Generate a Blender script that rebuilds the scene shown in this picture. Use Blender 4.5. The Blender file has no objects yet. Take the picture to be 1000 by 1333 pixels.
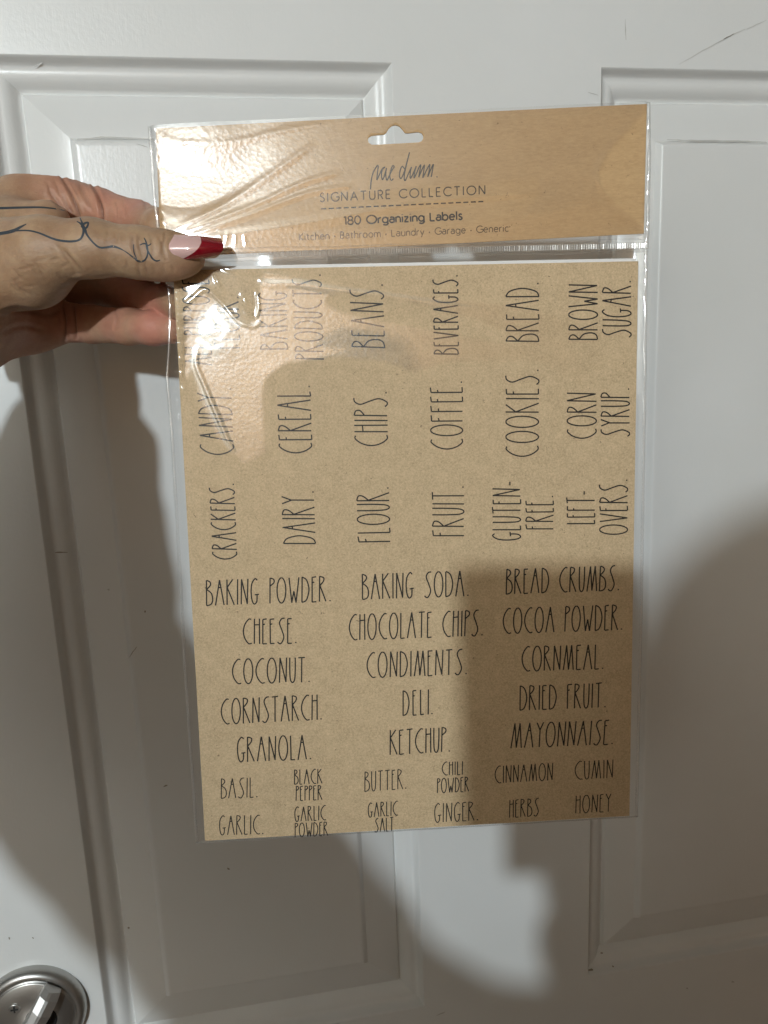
import bpy, bmesh, math, random
import numpy as np
from mathutils import Vector, Matrix
from mathutils.bvhtree import BVHTree

# ------------------------------------------------------------------ camera
F, CX, CY = 990.0, 500.0, 666.5            # focal length and centre, in photo pixels (1000 x 1333)
VH = np.array([0.9848, -0.0718, 0.1582]); VH /= np.linalg.norm(VH)
VV = np.array([0.0397, 0.9797, 0.1966]); VV -= VH * (VH @ VV); VV /= np.linalg.norm(VV)
NN = np.cross(VH, VV); NN /= np.linalg.norm(NN)
R = np.array([VH, NN, -VV])                # camera axes (x right, y down, z forward) -> world
CAMZ = 1.55
D = 0.45                                   # camera to door plane, metres
def W3(c):
    c = np.asarray(c, float)
    return c @ R.T + np.array([0, 0, CAMZ])
def ray(px, py): return np.array([(px - CX) / F, (py - CY) / F, 1.0])
def P(px, py, z): return ray(px, py) * z   # camera-space point

sc = bpy.context.scene
col = sc.collection
cam = bpy.data.cameras.new('camera'); co = bpy.data.objects.new('camera', cam); col.objects.link(co)
cam.sensor_fit = 'VERTICAL'; cam.sensor_height = 36.0; cam.lens = 36.0 * F / 1333.0
cam.clip_start = 0.01; cam.clip_end = 50
Mx = Matrix([[*R[:, 0], 0], [*(-R[:, 1]), 0], [*(-R[:, 2]), 0], [0, 0, 0, 1]]).transposed()
co.matrix_world = Matrix.Translation((0, 0, CAMZ)) @ Mx
sc.camera = co
# ------------------------------------------------------------------ light
sc.view_settings.view_transform = 'Standard'; sc.view_settings.look = 'None'
sc.view_settings.exposure = 0.0; sc.view_settings.gamma = 1.0
sc.render.film_transparent = False
sc.cycles.max_bounces = 10; sc.cycles.transparent_max_bounces = 24
sc.cycles.sample_clamp_indirect = 6.0
w = bpy.data.worlds.new('World'); sc.world = w; w.use_nodes = True
w.node_tree.nodes['Background'].inputs[0].default_value = (1.0, 0.93, 0.84, 1)
w.node_tree.nodes['Background'].inputs[1].default_value = 0.010
LT = 1.9
LC = np.array([-0.293, -0.078, -1.0]) * LT
lamp = bpy.data.lights.new('room_lamp', 'POINT'); lamp.energy = 107; lamp.shadow_soft_size = 0.036
lamp.color = (0.88, 1.0, 1.06)
lo = bpy.data.objects.new('room_lamp', lamp); col.objects.link(lo); lo.location = W3(LC)

# ------------------------------------------------------------------ material helpers
def mat(name, color=(.8, .8, .8), rough=.5, metal=0.0, spec=.5, **kw):
    m = bpy.data.materials.new(name); m.use_nodes = True
    b = m.node_tree.nodes['Principled BSDF']
    b.inputs['Base Color'].default_value = (*color, 1); b.inputs['Roughness'].default_value = rough
    b.inputs['Metallic'].default_value = metal; b.inputs['Specular IOR Level'].default_value = spec
    for k, v in kw.items(): b.inputs[k.replace('_', ' ')].default_value = v
    return m
class NT:
    def __init__(s, m): s.m = m; s.t = m.node_tree; s.b = s.t.nodes.get('Principled BSDF')
    def n(s, typ, **kw):
        nd = s.t.nodes.new(typ)
        for k, v in kw.items():
            if isinstance(k, str) and hasattr(nd, k): setattr(nd, k, v)
        return nd
    def l(s, a, b): s.t.links.new(a, b)
    def coord(s, scale=(1, 1, 1), kind='Object'):
        tc = s.n('ShaderNodeTexCoord'); mp = s.n('ShaderNodeMapping')
        mp.inputs['Scale'].default_value = scale; s.l(tc.outputs[kind], mp.inputs['Vector']); return mp.outputs['Vector']
    def noise(s, scale, detail=3, rough=.5, vec=None, dist=0):
        nd = s.n('ShaderNodeTexNoise'); nd.inputs['Scale'].default_value = scale
        nd.inputs['Detail'].default_value = detail; nd.inputs['Roughness'].default_value = rough
        nd.inputs['Distortion'].default_value = dist
        s.l(vec if vec is not None else s.coord(), nd.inputs['Vector']); return nd.outputs['Fac']
    def ramp(s, fac, stops):
        r = s.n('ShaderNodeValToRGB'); e = r.color_ramp.elements
        while len(e) < len(stops): e.new(0.5)
        for i, (p, c) in enumerate(stops):
            e[i].position = p; e[i].color = (*c, 1) if len(c) == 3 else c
        s.l(fac, r.inputs[0]); return r.outputs[0]
    def mix(s, a, b, fac, mode='MIX'):
        m = s.n('ShaderNodeMix'); m.data_type = 'RGBA'; m.blend_type = mode
        for v, i in ((a, 6), (b, 7)):
            if isinstance(v, tuple): m.inputs[i].default_value = (*v, 1)
            else: s.l(v, m.inputs[i])
        if isinstance(fac, float): m.inputs[0].default_value = fac
        else: s.l(fac, m.inputs[0])
        return m.outputs[2]
    def bump(s, h, strength, dist=.001, normal=None):
        b = s.n('ShaderNodeBump'); b.inputs['Strength'].default_value = strength; b.inputs['Distance'].default_value = dist
        s.l(h, b.inputs['Height'])
        if normal is not None: s.l(normal, b.inputs['Normal'])
        return b.outputs['Normal']
g3 = lambda v: (v, v, v)

# door paint: white satin with faint orange peel, hand grime and a few dull patches
m_door = mat('white_door_paint', (.70, .70, .685), .38)
t = NT(m_door)
n1 = t.noise(5.0, 4, .6); n2 = t.noise(420, 3, .6); n3 = t.noise(6, 3, .5)
c = t.mix(t.ramp(n1, [(.35, (.745, .750, .735)), (.62, (.79, .795, .79))]), (.70, .70, .68), t.ramp(n3, [(.30, g3(0)), (.95, g3(.5))]))
t.l(c, t.b.inputs['Base Color'])
t.l(t.ramp(n3, [(.1, g3(.26)), (.9, g3(.34))]), t.b.inputs['Roughness'])
grain = t.noise(1.0, 4, .6, t.coord((900, 900, 70)))
t.l(t.bump(grain, .10, .0004, t.bump(n2, .22, .0004)), t.b.inputs['Normal'])

def kraft(name, lo_, hi, fleck, aniso=(1, 1, 1)):
    m = mat(name, hi, .72, spec=.3); t = NT(m)
    v = t.coord(aniso)
    a = t.noise(1300, 3, .8, v); b = t.noise(160, 4, .65, v); f = t.noise(1.0, 2, .5, t.coord((700, 2600, 700)), 1.5)
    f2 = t.noise(1.0, 2, .5, t.coord((2300, 600, 900)), 1.5)
    c = t.mix(t.ramp(a, [(.30, lo_), (.70, hi)]), tuple(x * 1.16 for x in hi), t.ramp(b, [(.40, g3(0)), (.80, g3(.35))]))
    c = t.mix(c, fleck, t.ramp(f, [(.70, g3(0)), (.76, g3(.75))]))
    c = t.mix(c, fleck, t.ramp(f2, [(.71, g3(0)), (.78, g3(.6))]))
    t.l(c, t.b.inputs['Base Color']); t.l(t.bump(a, .25, .0002), t.b.inputs['Normal'])
    return m
m_kraft = kraft('kraft_label_paper', (.43, .308, .180), (.700, .525, .325), (.10, .065, .035))
m_card = kraft('kraft_header_card', (.49, .310, .150), (.60, .395, .205), (.20, .12, .055), (.22, 1, 1))
m_white = mat('white_backing_paper', (.78, .76, .74), .6)
m_ink = mat('black_print', (.018, .015, .014), .5, spec=.3)
m_brown = mat('brown_print', (.050, .032, .018), .5, spec=.3)
m_brown2 = mat('light_brown_print', (.11, .07, .036), .5, spec=.3)

def film_mat(name, base_rough, glitter, tint=(1, 1, 1), fmin=.05, fmax=.6, cloud=0.0, lift=False):
    m = bpy.data.materials.new(name); m.use_nodes = True; t = NT(m); t.t.nodes.clear()
    out = t.n('ShaderNodeOutputMaterial'); tr = t.n('ShaderNodeBsdfTransparent'); tr.inputs[0].default_value = (.985, .985, .985, 1)
    g1 = t.n('ShaderNodeBsdfGlossy'); g1.inputs['Roughness'].default_value = base_rough; g1.inputs[0].default_value = (*tint, 1)
    g2 = t.n('ShaderNodeBsdfGlossy'); g2.inputs['Roughness'].default_value = .34; g2.inputs[0].default_value = (*tint, 1)
    vo = t.n('ShaderNodeTexVoronoi'); vo.inputs['Scale'].default_value = 620; t.l(t.coord(), vo.inputs['Vector'])
    nz = t.noise(420, 3, .6)
    sm = t.noise(55, 2, .5)
    nb = t.bump(sm, .05, .0008)
    nb2 = t.bump(vo.outputs['Distance'], glitter, .0004, t.bump(nz, glitter * .8, .0004, nb))
    t.l(nb2, g2.inputs['Normal']); t.l(t.bump(nz, .05, .0002, nb), g1.inputs['Normal'])
    gm = t.n('ShaderNodeMixShader'); gm.inputs[0].default_value = .14; t.l(g1.outputs[0], gm.inputs[1]); t.l(g2.outputs[0], gm.inputs[2])
    if lift: ha = t.n('ShaderNodeAttribute', attribute_name='haze'); t.l(ha.outputs['Fac'], gm.inputs[0])
    lw = t.n('ShaderNodeLayerWeight'); lw.inputs[0].default_value = .5
    mr = t.n('ShaderNodeMapRange'); mr.interpolation_type = 'SMOOTHSTEP'
    mr.inputs[1].default_value = 0.0; mr.inputs[2].default_value = 1.0; mr.inputs[3].default_value = fmin; mr.inputs[4].default_value = fmax
    t.l(lw.outputs['Facing'], mr.inputs[0])
    fac = mr.outputs[0]
    if lift:
        la = t.n('ShaderNodeAttribute', attribute_name='lift'); mu = t.n('ShaderNodeMath'); mu.operation = 'MULTIPLY'
        t.l(fac, mu.inputs[0]); t.l(la.outputs['Fac'], mu.inputs[1]); fac = mu.outputs[0]
    ms = t.n('ShaderNodeMixShader'); t.l(fac, ms.inputs[0]); t.l(tr.outputs[0], ms.inputs[1]); t.l(gm.outputs[0], ms.inputs[2])
    last = ms.outputs[0]
    if cloud:
        df = t.n('ShaderNodeBsdfDiffuse'); df.inputs[0].default_value = (.8, .8, .8, 1)
        m2 = t.n('ShaderNodeMixShader'); m2.inputs[0].default_value = cloud; t.l(last, m2.inputs[1]); t.l(df.outputs[0], m2.inputs[2]); last = m2.outputs[0]
    t.l(last, out.inputs[0]); return m
m_film = film_mat('clear_bag_film', .06, .16, fmin=.18, cloud=.002, lift=True)
m_filmback = film_mat('clear_bag_back_film', .08, .3, fmin=.05, cloud=.008)
m_seal = film_mat('milky_bag_seal', .08, .3, fmin=.13, cloud=.035)

m_skin = mat('tanned_skin', (.56, .36, .26), .46, spec=.4)
t = NT(m_skin)
at = t.n('ShaderNodeAttribute', attribute_name='flush')
at2 = t.n('ShaderNodeAttribute', attribute_name='fold_shade')
s1 = t.noise(90, 4, .6); s2 = t.noise(700, 3, .6)
c = t.mix((.345, .208, .120), (.455, .300, .182), t.ramp(s1, [(.35, g3(0)), (.65, g3(1))]))
c = t.mix(c, (.31, .19, .125), t.ramp(t.noise(260, 4, .7), [(.45, g3(0)), (.75, g3(.55))]))
c = t.mix(c, (.62, .215, .175), at.outputs['Fac'])
c = t.mix(c, (.13, .05, .03), at2.outputs['Fac'])  # crease shade painted into the skin colour
t.l(c, t.b.inputs['Base Color'])
t.b.inputs['Subsurface Weight'].default_value = .18; t.b.inputs['Subsurface Radius'].default_value = (.004, .0015, .0008)
t.b.inputs['Subsurface Scale'].default_value = 1.0
t.l(t.bump(t.noise(1.0, 4, .65, t.coord((450, 450, 1300))), .42, .0004, t.bump(s2, .35, .0003, t.bump(t.noise(160, 3, .6), .3, .0006))), t.b.inputs['Normal'])
m_tattoo = mat('blue_black_tattoo', (.045, .055, .068), .5, spec=.3)
m_nail = mat('pink_nail', (.70, .45, .42), .10, spec=.6, Coat_Weight=1.0, Coat_Roughness=.04)
m_nailred = mat('dark_red_nail_polish', (.22, .004, .012), .10, spec=.6, Coat_Weight=1.0, Coat_Roughness=.04)
m_steel = mat('satin_nickel', (.47, .46, .44), .38, 1.0)
t = NT(m_steel)
t.l(t.bump(t.noise(1.0, 3, .6, t.coord((300, 300, 3000))), .12, .0002), t.b.inputs['Normal'])
m_steel2 = mat('polished_nickel', (.58, .57, .56), .48, 1.0)
m_dark = mat('dark_gap', (.015, .015, .015), .7)
m_grime = mat('brown_grime', (.30, .26, .21), .8)
m_grime2 = mat('grey_scuff', (.53, .52, .495), .6)
m_cloth = mat('charcoal_knit', (.018, .017, .017), .9)
m_jean = mat('dark_denim', (.03, .04, .07), .9)
m_hair = mat('dark_brown_hair', (.03, .018, .012), .6)
m_phone = mat('black_phone_glass', (.02, .02, .022), .15)
m_wall = mat('taupe_wall_paint', (.16, .125, .095), .7)
m_walll = mat('pale_grey_wall_paint', (.50, .44, .37), .7)
m_wallb = mat('warm_orange_wall_paint', (.31, .160, .065), .7)
m_ceil = mat('beige_ceiling_paint', (.26, .225, .185), .8)
m_floor = mat('grey_brown_floor', (.12, .09, .07), .5)

# ------------------------------------------------------------------ mesh helpers
def mesh(name, verts, faces, m=None, parent=None, smooth=False, mats=None, midx=None):
    me = bpy.data.meshes.new(name); me.from_pydata([tuple(v) for v in verts], [], [tuple(f) for f in faces])
    for mm in (mats or ([m] if m else [])): me.materials.append(mm)
    if midx is not None: me.polygons.foreach_set('material_index', midx)
    if smooth: me.polygons.foreach_set('use_smooth', [True] * len(me.polygons))
    me.update()
    o = bpy.data.objects.new(name, me); col.objects.link(o)
    if parent is not None: o.parent = parent; o.matrix_parent_inverse = parent_inv(parent)
    return o
def parent_inv(p): return Matrix(p['_mw']).inverted() if '_mw' in p else Matrix.Identity(4)
def thing(name, loc, label, cat, group=None):
    o = bpy.data.objects.new(name, None); col.objects.link(o); o.location = loc; o.empty_display_size = .02
    o['label'] = label; o['category'] = cat
    if group: o['group'] = group
    return o
def under(child, parent):
    child.parent = parent
    child.matrix_parent_inverse = (Matrix.Translation(parent.location)).inverted()
def struct(o): o['kind'] = 'structure'; return o
def box(x0, x1, y0, y1, z0, z1):
    v = [(x, y, z) for x in (x0, x1) for y in (y0, y1) for z in (z0, z1)]
    f = [(0, 1, 3, 2), (4, 6, 7, 5), (0, 4, 5, 1), (2, 3, 7, 6), (0, 2, 6, 4), (1, 5, 7, 3)]
    return v, f

# ------------------------------------------------------------------ room
RX0, RX1, RY0 = -1.15, 1.75, -2.5
RZ = 2.44
DX0, DX1 = -0.235, 0.541                   # door edges
YD = D
struct(mesh('floor', *box(RX0, RX1, RY0, YD + .2, -.05, 0), m_floor))
struct(mesh('ceiling', *box(RX0, RX1, RY0, YD + .2, RZ, RZ + .05), m_ceil))
struct(mesh('wall_back', *box(RX0, RX1, RY0 - .1, RY0, 0, RZ), m_wallb))
struct(mesh('wall_left', *box(RX0 - .1, RX0, RY0, YD + .2, 0, RZ), m_walll))
struct(mesh('wall_right', *box(RX1, RX1 + .1, RY0, YD + .2, 0, RZ), m_wall))
v = []; f = []
for b in ((RX0, DX0 - .02, YD - .02, YD + .1, 0, RZ), (DX1 + .02, RX1, YD - .02, YD + .1, 0, RZ), (DX0 - .02, DX1 + .02, YD - .02, YD + .1, 2.06, RZ)):
    bv, bf = box(*b); k = len(v); v += bv; f += [tuple(i + k for i in q) for q in bf]
struct(mesh('wall_front', v, f, m_wall))
fr = thing('door_frame', (DX0, YD, 0), 'white painted door frame around the white panelled door', 'door frame')
for b in ((DX0 - .085, DX0 - .006, YD - .035, YD - .021, 0, 2.12), (DX1 + .006, DX1 + .085, YD - .035, YD - .021, 0, 2.12), (DX0 - .006, DX1 + .006, YD - .035, YD - .021, 2.045, 2.12)):
    under(mesh('casing', *box(*b), m_door), fr)

# ------------------------------------------------------------------ door
door = thing('door', ((DX0 + DX1) / 2, YD, 0), 'white six panel door with grimy moulding and a deadbolt, behind the package', 'door')
PROF = [(0, 0), (.0004, .0003), (.0010, .0014), (.0020, .0038), (.0030, .0054), (.0040, .0060), (.0062, .0061), (.0084, .0066), (.0108, .0082), (.0128, .0108), (.0142, .0122), (.0150, .0124),
        (.0155, .0118), (.0159, .0106), (.0163, .0099), (.0168, .0096), (.0372, .0062), (.0380, .0061), (.0385, .0056), (.0393, .0044), (.0402, .0032), (.0407, .0027), (.0413, .0025), (.043, .0025)]
pz = lambda y: CAMZ - y * D               # door-plane y (units of D, down) -> world height
xl0, xl1 = -.276 * D, .196 * D
xr0, xr1 = .468 * D, .940 * D
rows = [(pz(.9985), pz(-.355)), (.22, pz(1.28)), (pz(-.62), 1.93)]
# flat stiles and rails around the panel openings
xs = [DX0, xl0, xl1, xr0, xr1, DX1]
zs = [0.012, rows[1][0], rows[1][1], rows[0][0], rows[0][1], rows[2][0], rows[2][1], 2.035]
v = []; f = []; idx = {}
for j, z in enumerate(zs):
    for i, x in enumerate(xs): idx[i, j] = len(v); v.append((x, YD, z))
for j in range(len(zs) - 1):
    for i in range(len(xs) - 1):
        if i in (1, 3) and j in (1, 3, 5): continue
        f.append((idx[i, j], idx[i + 1, j], idx[i + 1, j + 1], idx[i, j + 1]))
k = len(v)                                  # back and edges
for x, z in ((DX0, zs[0]), (DX1, zs[0]), (DX1, zs[-1]), (DX0, zs[-1])):
    v.append((x, YD + .035, z))
f.append((k + 3, k + 2, k + 1, k))
cor = [idx[0, 0], idx[5, 0], idx[5, 7], idx[0, 7]]
for a in range(4): v.append(v[cor[a]])
for a in range(4): b = (a + 1) % 4; f.append((k + 4 + a, k + a, k + b, k + 4 + b))
under(mesh('door_slab', v, f, m_door), door)
def panel(x0, x1, z0, z1):
    v = []; f = []
    for d, dep in PROF:
        v += [(x0 + d, YD + dep, z0 + d), (x1 - d, YD + dep, z0 + d), (x1 - d, YD + dep, z1 - d), (x0 + d, YD + dep, z1 - d)]
    for r in range(len(PROF) - 1):
        for a in range(4):
            b = (a + 1) % 4; f.append((4 * r + a, 4 * r + b, 4 * r + 4 + b, 4 * r + 4 + a))
    r = 4 * (len(PROF) - 1); f.append((r, r + 1, r + 2, r + 3))
    o = mesh('panel', v, f, m_door)
    bm = bmesh.new(); bm.from_mesh(o.data)
    es = [e for e in bm.edges if len(e.link_faces) == 2]
    bm.normal_update()
    for fc in bm.faces: fc.smooth = True
    for e in es:
        vs = [q.index for q in e.verts]
        if vs[0] % 4 == vs[1] % 4 or e.calc_face_angle(0) > .55: e.smooth = False
    bm.to_mesh(o.data); bm.free()
    under(o, door); return o
for (z0, z1) in rows:
    panel(xl0, xl1, z0, z1); panel(xr0, xr1, z0, z1)

# scuffs and dirt, thin marks lying on the door
def doorpt(px, py, dep=0.0):
    r = ray(px, py); t_ = (D + dep) / (r @ NN); return W3(r * t_)
def ribbon_pts(pts, wid, off):
    """2D polyline ribbon -> verts, faces (flat in the plane given by mapping later)"""
    pts = [np.array(p, float) for p in pts]; n = len(pts); L = []; Rr = []
    for i in range(n):
        a = pts[max(0, i - 1)]; b = pts[min(n - 1, i + 1)]; d = b - a; d /= (np.linalg.norm(d) + 1e-12)
        nrm = np.array([-d[1], d[0]])
        if 0 < i < n - 1:
            d1 = pts[i] - a; d1 /= np.linalg.norm(d1) + 1e-12; c_ = max(.5, abs(np.dot(np.array([-d1[1], d1[0]]), nrm)))
        else: c_ = 1
        w_ = (wid[i] if hasattr(wid, '__len__') else wid) / 2 / c_
        L.append(pts[i] + nrm * w_); Rr.append(pts[i] - nrm * w_)
    v = L + Rr; f = [(i, i + 1, n + i + 1, n + i) for i in range(n - 1)]
    return v, f
rnd = random.Random(4)
def scuff(pts, wid, m, dep=0.0, name='scuff_mark'):
    dense = []
    for a, b in zip(pts[:-1], pts[1:]):
        for s in np.linspace(0, 1, 7)[:-1]: dense.append((a[0] + (b[0] - a[0]) * s + rnd.uniform(-.25, .25), a[1] + (b[1] - a[1]) * s + rnd.uniform(-.3, .3)))
    dense.append(pts[-1]); n = len(dense)
    ws = [wid * (.25 + .75 * math.sin(math.pi * (i + .3) / n)) * rnd.uniform(.55, 1.1) for i in range(n)]
    v, f = ribbon_pts(dense, ws, 0)
    under(mesh(name, [doorpt(x, y, dep - .0003) for x, y in v], f, m), door)
scuff([(884, 84), (915, 66), (950, 47), (970, 38)], .9, m_grime2)
scuff([(942, 51), (956, 44)], 1.5, m_grime)
scuff([(972, 38), (998, 26)], .8, m_grime2)
scuff([(814, 25), (815, 52)], 1.6, m_grime2)
scuff([(72, 719), (88, 719)], 2.0, m_grime, .0048)
scuff([(43, 638), (45, 650)], 1.6, m_grime, .002)
scuff([(70, 850), (75, 851)], 1.8, m_grime, .0045)
scuff([(140, 767), (143, 768)], 2.2, m_grime2, .0055)
scuff([(168, 856), (178, 842)], 1.0, m_grime, .0025)
scuff([(188, 796), (190, 796)], 2.0, m_grime, .0025)
scuff([(213, 1024), (218, 1022)], 2.2, m_grime, .0025)
scuff([(296, 1130), (299, 1132)], 2.2, m_grime, .0025)
scuff([(166, 1208), (169, 1208)], 2.6, m_grime, .0053)
scuff([(12, 1220), (12.5, 1223)], 1.6, m_grime); scuff([(42, 1220), (44, 1222)], 1.6, m_grime)
scuff([(766, 1263), (772, 1262)], 4.0, m_grime); scuff([(782, 1240), (785, 1241)], 3.0, m_grime, .0045); scuff([(797, 1257), (799, 1259)], 2.5, m_grime, .001)
scuff([(952, 1278), (956, 1278)], 2.5, m_grime2); scuff([(893, 1286), (896, 1287)], 2.0, m_grime2)
scuff([(568, 1322), (580, 1317)], 1.6, m_grime2)
scuff([(45, 87), (58, 80)], 2.2, m_grime2, .0046)
scuff([(100, 181.5), (138, 178.5), (200, 181)], 2.6, m_grime2, .0040)
scuff([(868, 182), (900, 183), (960, 184), (999, 185)], 2.4, m_grime2, .0040)
scuff([(178, 187), (193, 192)], 1.2, m_grime2, .0025)
scuff([(765, 120), (779, 124)], 1.2, m_grime2)

# ------------------------------------------------------------------ deadbolt
def lathe(prof, seg, m, name, centre, parent, axis_y=True, mats=None, midx_fn=None):
    v = []; f = []
    for r, d in prof:
        for s in range(seg):
            a = 2 * math.pi * s / seg; v.append((centre[0] + r * math.cos(a), centre[1] - d, centre[2] + r * math.sin(a)))
    for i in range(len(prof) - 1):
        for s in range(seg):
            q = (s + 1) % seg; f.append((i * seg + s, i * seg + q, (i + 1) * seg + q, (i + 1) * seg + s))
    f.append(tuple((len(prof) - 1) * seg + s for s in range(seg)))
    o = mesh(name, v, f, m, smooth=False)
    for p in o.data.polygons: p.use_smooth = len(p.vertices) == 4
    for e in o.data.edges: pass
    under(o, parent); return o
bc = doorpt(47, 1312); 
bolt = thing('deadbolt', tuple(bc), 'satin nickel deadbolt with an oval thumb turn and one visible screw at lower left', 'deadbolt')
RB = .0315
lathe([(RB, 0), (RB, .003), (RB - .0005, .0055), (RB - .002, .0072), (RB - .004, .0078), (RB - .0055, .0072), (RB - .0062, .0062), (RB - .0066, .0062), (RB - .0068, .0068)], 96, m_steel, 'rose', bc, bolt)
lathe([(RB - .0068, .0060), (RB - .0070, .0070), (RB - .0078, .0075), (.012, .0082), (.0, .0083)], 96, m_steel, 'face_plate', bc, bolt)
sp = doorpt(19, 1314, -.0085)
sp = np.array(sp); sc_o = lathe([(.0036, -.003), (.0036, .0004), (.0033, .0008), (.0029, .0009)], 32, m_steel, 'screw', (sp[0], bc[1] - .0080, sp[2]), bolt)
v = []; f = []
for (a, b) in ((.0022, .0005), (.0005, .0022)):
    bv, bf = box(sp[0] - a, sp[0] + a, bc[1] - .0091 - .0001 * (a > b), bc[1] - .0083, sp[2] - b, sp[2] + b); k = len(v); v += bv; f += [tuple(i + k for i in q) for q in bf]
under(mesh('screw_slot', v, f, m_dark), sc_o)
# thumb turn: tapered faceted bar, upper end toward upper right
ang = math.radians(57)
ax = np.array([math.cos(ang), 0, math.sin(ang)]); ay = np.array([-math.sin(ang), 0, math.cos(ang)]); az = np.array([0, -1, 0])
tc = np.array([bc[0] + .0010, bc[1], bc[2] - .0010])
v = []; prof = [(-.0205, .0040, .0100), (-.0195, .0052, .0165), (-.014, .0056, .0205), (.0, .0050, .0245), (.0120, .0054, .0215), (.0180, .0054, .0175), (.0202, .0050, .0135), (.0207, .0044, .0100)]
f = []
for s, hw, ht in prof:
    s *= 1.28; hw *= 1.05
    for (y, z) in ((-hw, .0085), (-hw, ht - .0022), (-hw * .05, ht), (hw * .30, ht), (hw, ht - .0022), (hw, .0085)):
        v.append(tc + ax * s + ay * y + az * z)
for i in range(len(prof) - 1):
    for a in range(5): f.append((6 * i + a, 6 * i + a + 1, 6 * i + 7 + a, 6 * i + 6 + a))
f.append((5, 4, 3, 2, 1, 0)); k = 6 * (len(prof) - 1); f.append((k, k + 1, k + 2, k + 3, k + 4, k + 5))
tt = mesh('thumb_turn', v, f, m_steel2); under(tt, bolt)
bv = tt.modifiers.new('bevel', 'BEVEL'); bv.width = .0007; bv.segments = 3
lathe([(.0095, .007), (.0095, .0086), (.009, .0089), (.0, .0090)], 48, m_dark, 'turn_hub', (tc[0] + .004, tc[1], tc[2] - .001), bolt)

# ------------------------------------------------------------------ package plane
HH = 1.522; PW = 0.2
def homog(src, dst):
    A = []
    for (x, y), (u, v) in zip(src, dst):
        A.append([x, y, 1, 0, 0, 0, -u * x, -u * y, -u]); A.append([0, 0, 0, x, y, 1, -v * x, -v * y, -v])
    return np.linalg.svd(np.array(A))[2][-1].reshape(3, 3)
PIX = [(193, 165), (846, 133), (830, 1063), (255, 1097)]
Hm = homog([(0, 0), (1, 0), (1, HH), (0, HH)], PIX)
K = np.array([[F, 0, CX], [0, F, CY], [0, 0, 1]]); M3 = np.linalg.inv(K) @ Hm
s_ = np.sign(M3[2, 2]) / np.linalg.norm(M3[:, 0]); M3 = M3 * s_
PU = M3[:, 0] / np.linalg.norm(M3[:, 0]); PV = M3[:, 1] - PU * (PU @ M3[:, 1]); PV /= np.linalg.norm(PV)
PO = M3[:, 2] * PW; PN = np.cross(PV, PU)    # PN toward the camera
if PN[2] > 0: PN = -PN
def uv(px, py, w_=0.0):
    """photo pixel -> (u, v) on the package plane raised by w_ toward the viewer"""
    r = ray(px, py); o = PO + PN * w_
    t_ = (o @ PN) / (r @ PN); q = r * t_ - o
    return np.array([q @ PU, q @ PV])
def pk(u, v, w_=0.0): return W3(PO + PU * u + PV * v + PN * w_)
def pkn(U, V, Wd): return W3(PO + np.outer(U, PU) + np.outer(V, PV) + np.outer(Wd, PN))
org = pk(*uv(530, 630), 0)
pack = thing('label_pack', tuple(org), 'clear bag of kraft brown labels with header card, pinched by the hand before the door', 'label pack')

def plate_from_uv(outline, w0, w1, m, name, parent, hole=None, mapf=None):
    """solid plate from a 2D outline (optionally with a hole), between heights w0 (back) and w1 (front)"""
    cu = bpy.data.curves.new('tmp', 'CURVE'); cu.dimensions = '2D'; cu.fill_mode = 'BOTH'
    for pts in [outline] + ([hole] if hole else []):
        s = cu.splines.new('POLY'); s.points.add(len(pts) - 1); s.use_cyclic_u = True
        for i, p in enumerate(pts): s.points[i].co = (p[0] * 100, p[1] * 100, 0, 1)
    ob = bpy.data.objects.new('tmp', cu); col.objects.link(ob)
    bpy.context.view_layer.update()
    me = bpy.data.meshes.new_from_object(ob.evaluated_get(bpy.context.evaluated_depsgraph_get()))
    bpy.data.objects.remove(ob)
    tri = [tuple(p.vertices) for p in me.polygons]; vv = [(q.co.x / 100, q.co.y / 100) for q in me.vertices]
    V = []; Fc = []
    n = len(vv)
    V = [pk(a, b, w1) for a, b in vv] + [pk(a, b, w0) for a, b in vv]
    for t3 in tri: Fc.append(t3); Fc.append(tuple(n + i for i in reversed(t3)))
    for pts in [outline] + ([hole] if hole else []):
        k = len(V); m_ = len(pts)
        V += [pk(a, b, w1) for a, b in pts] + [pk(a, b, w0) for a, b in pts]
        for i in range(m_): j = (i + 1) % m_; Fc.append((k + i, k + j, k + m_ + j, k + m_ + i))
    bpy.data.meshes.remove(me)
    o = mesh(name, V, Fc, m); under(o, parent); return o

WS = .0006                                  # sheet surface height
hole_px = [(479, 182), (480, 179), (483, 177), (488, 176.3), (500, 175.2), (503, 173), (506, 167.5), (510, 164), (515, 163), (520, 164.6), (524, 169), (527, 173), (530, 173.7), (538, 172.8),
           (545, 172.1), (549, 173.6), (551, 177), (551, 180.5), (549, 184), (545, 185.5), (530, 186.4), (510, 187.5), (490, 188.6), (484, 188.4), (480, 186)]
hole_uv = [tuple(uv(*p)) for p in hole_px]
head_px = [(203, 167.5), (520, 151), (842, 135.5), (838, 304), (600, 316.5), (400, 326), (210, 335)]
header = plate_from_uv([tuple(uv(*p)) for p in head_px], -.0004, .0002, m_card, 'header_card', pack, hole_uv)
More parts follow.
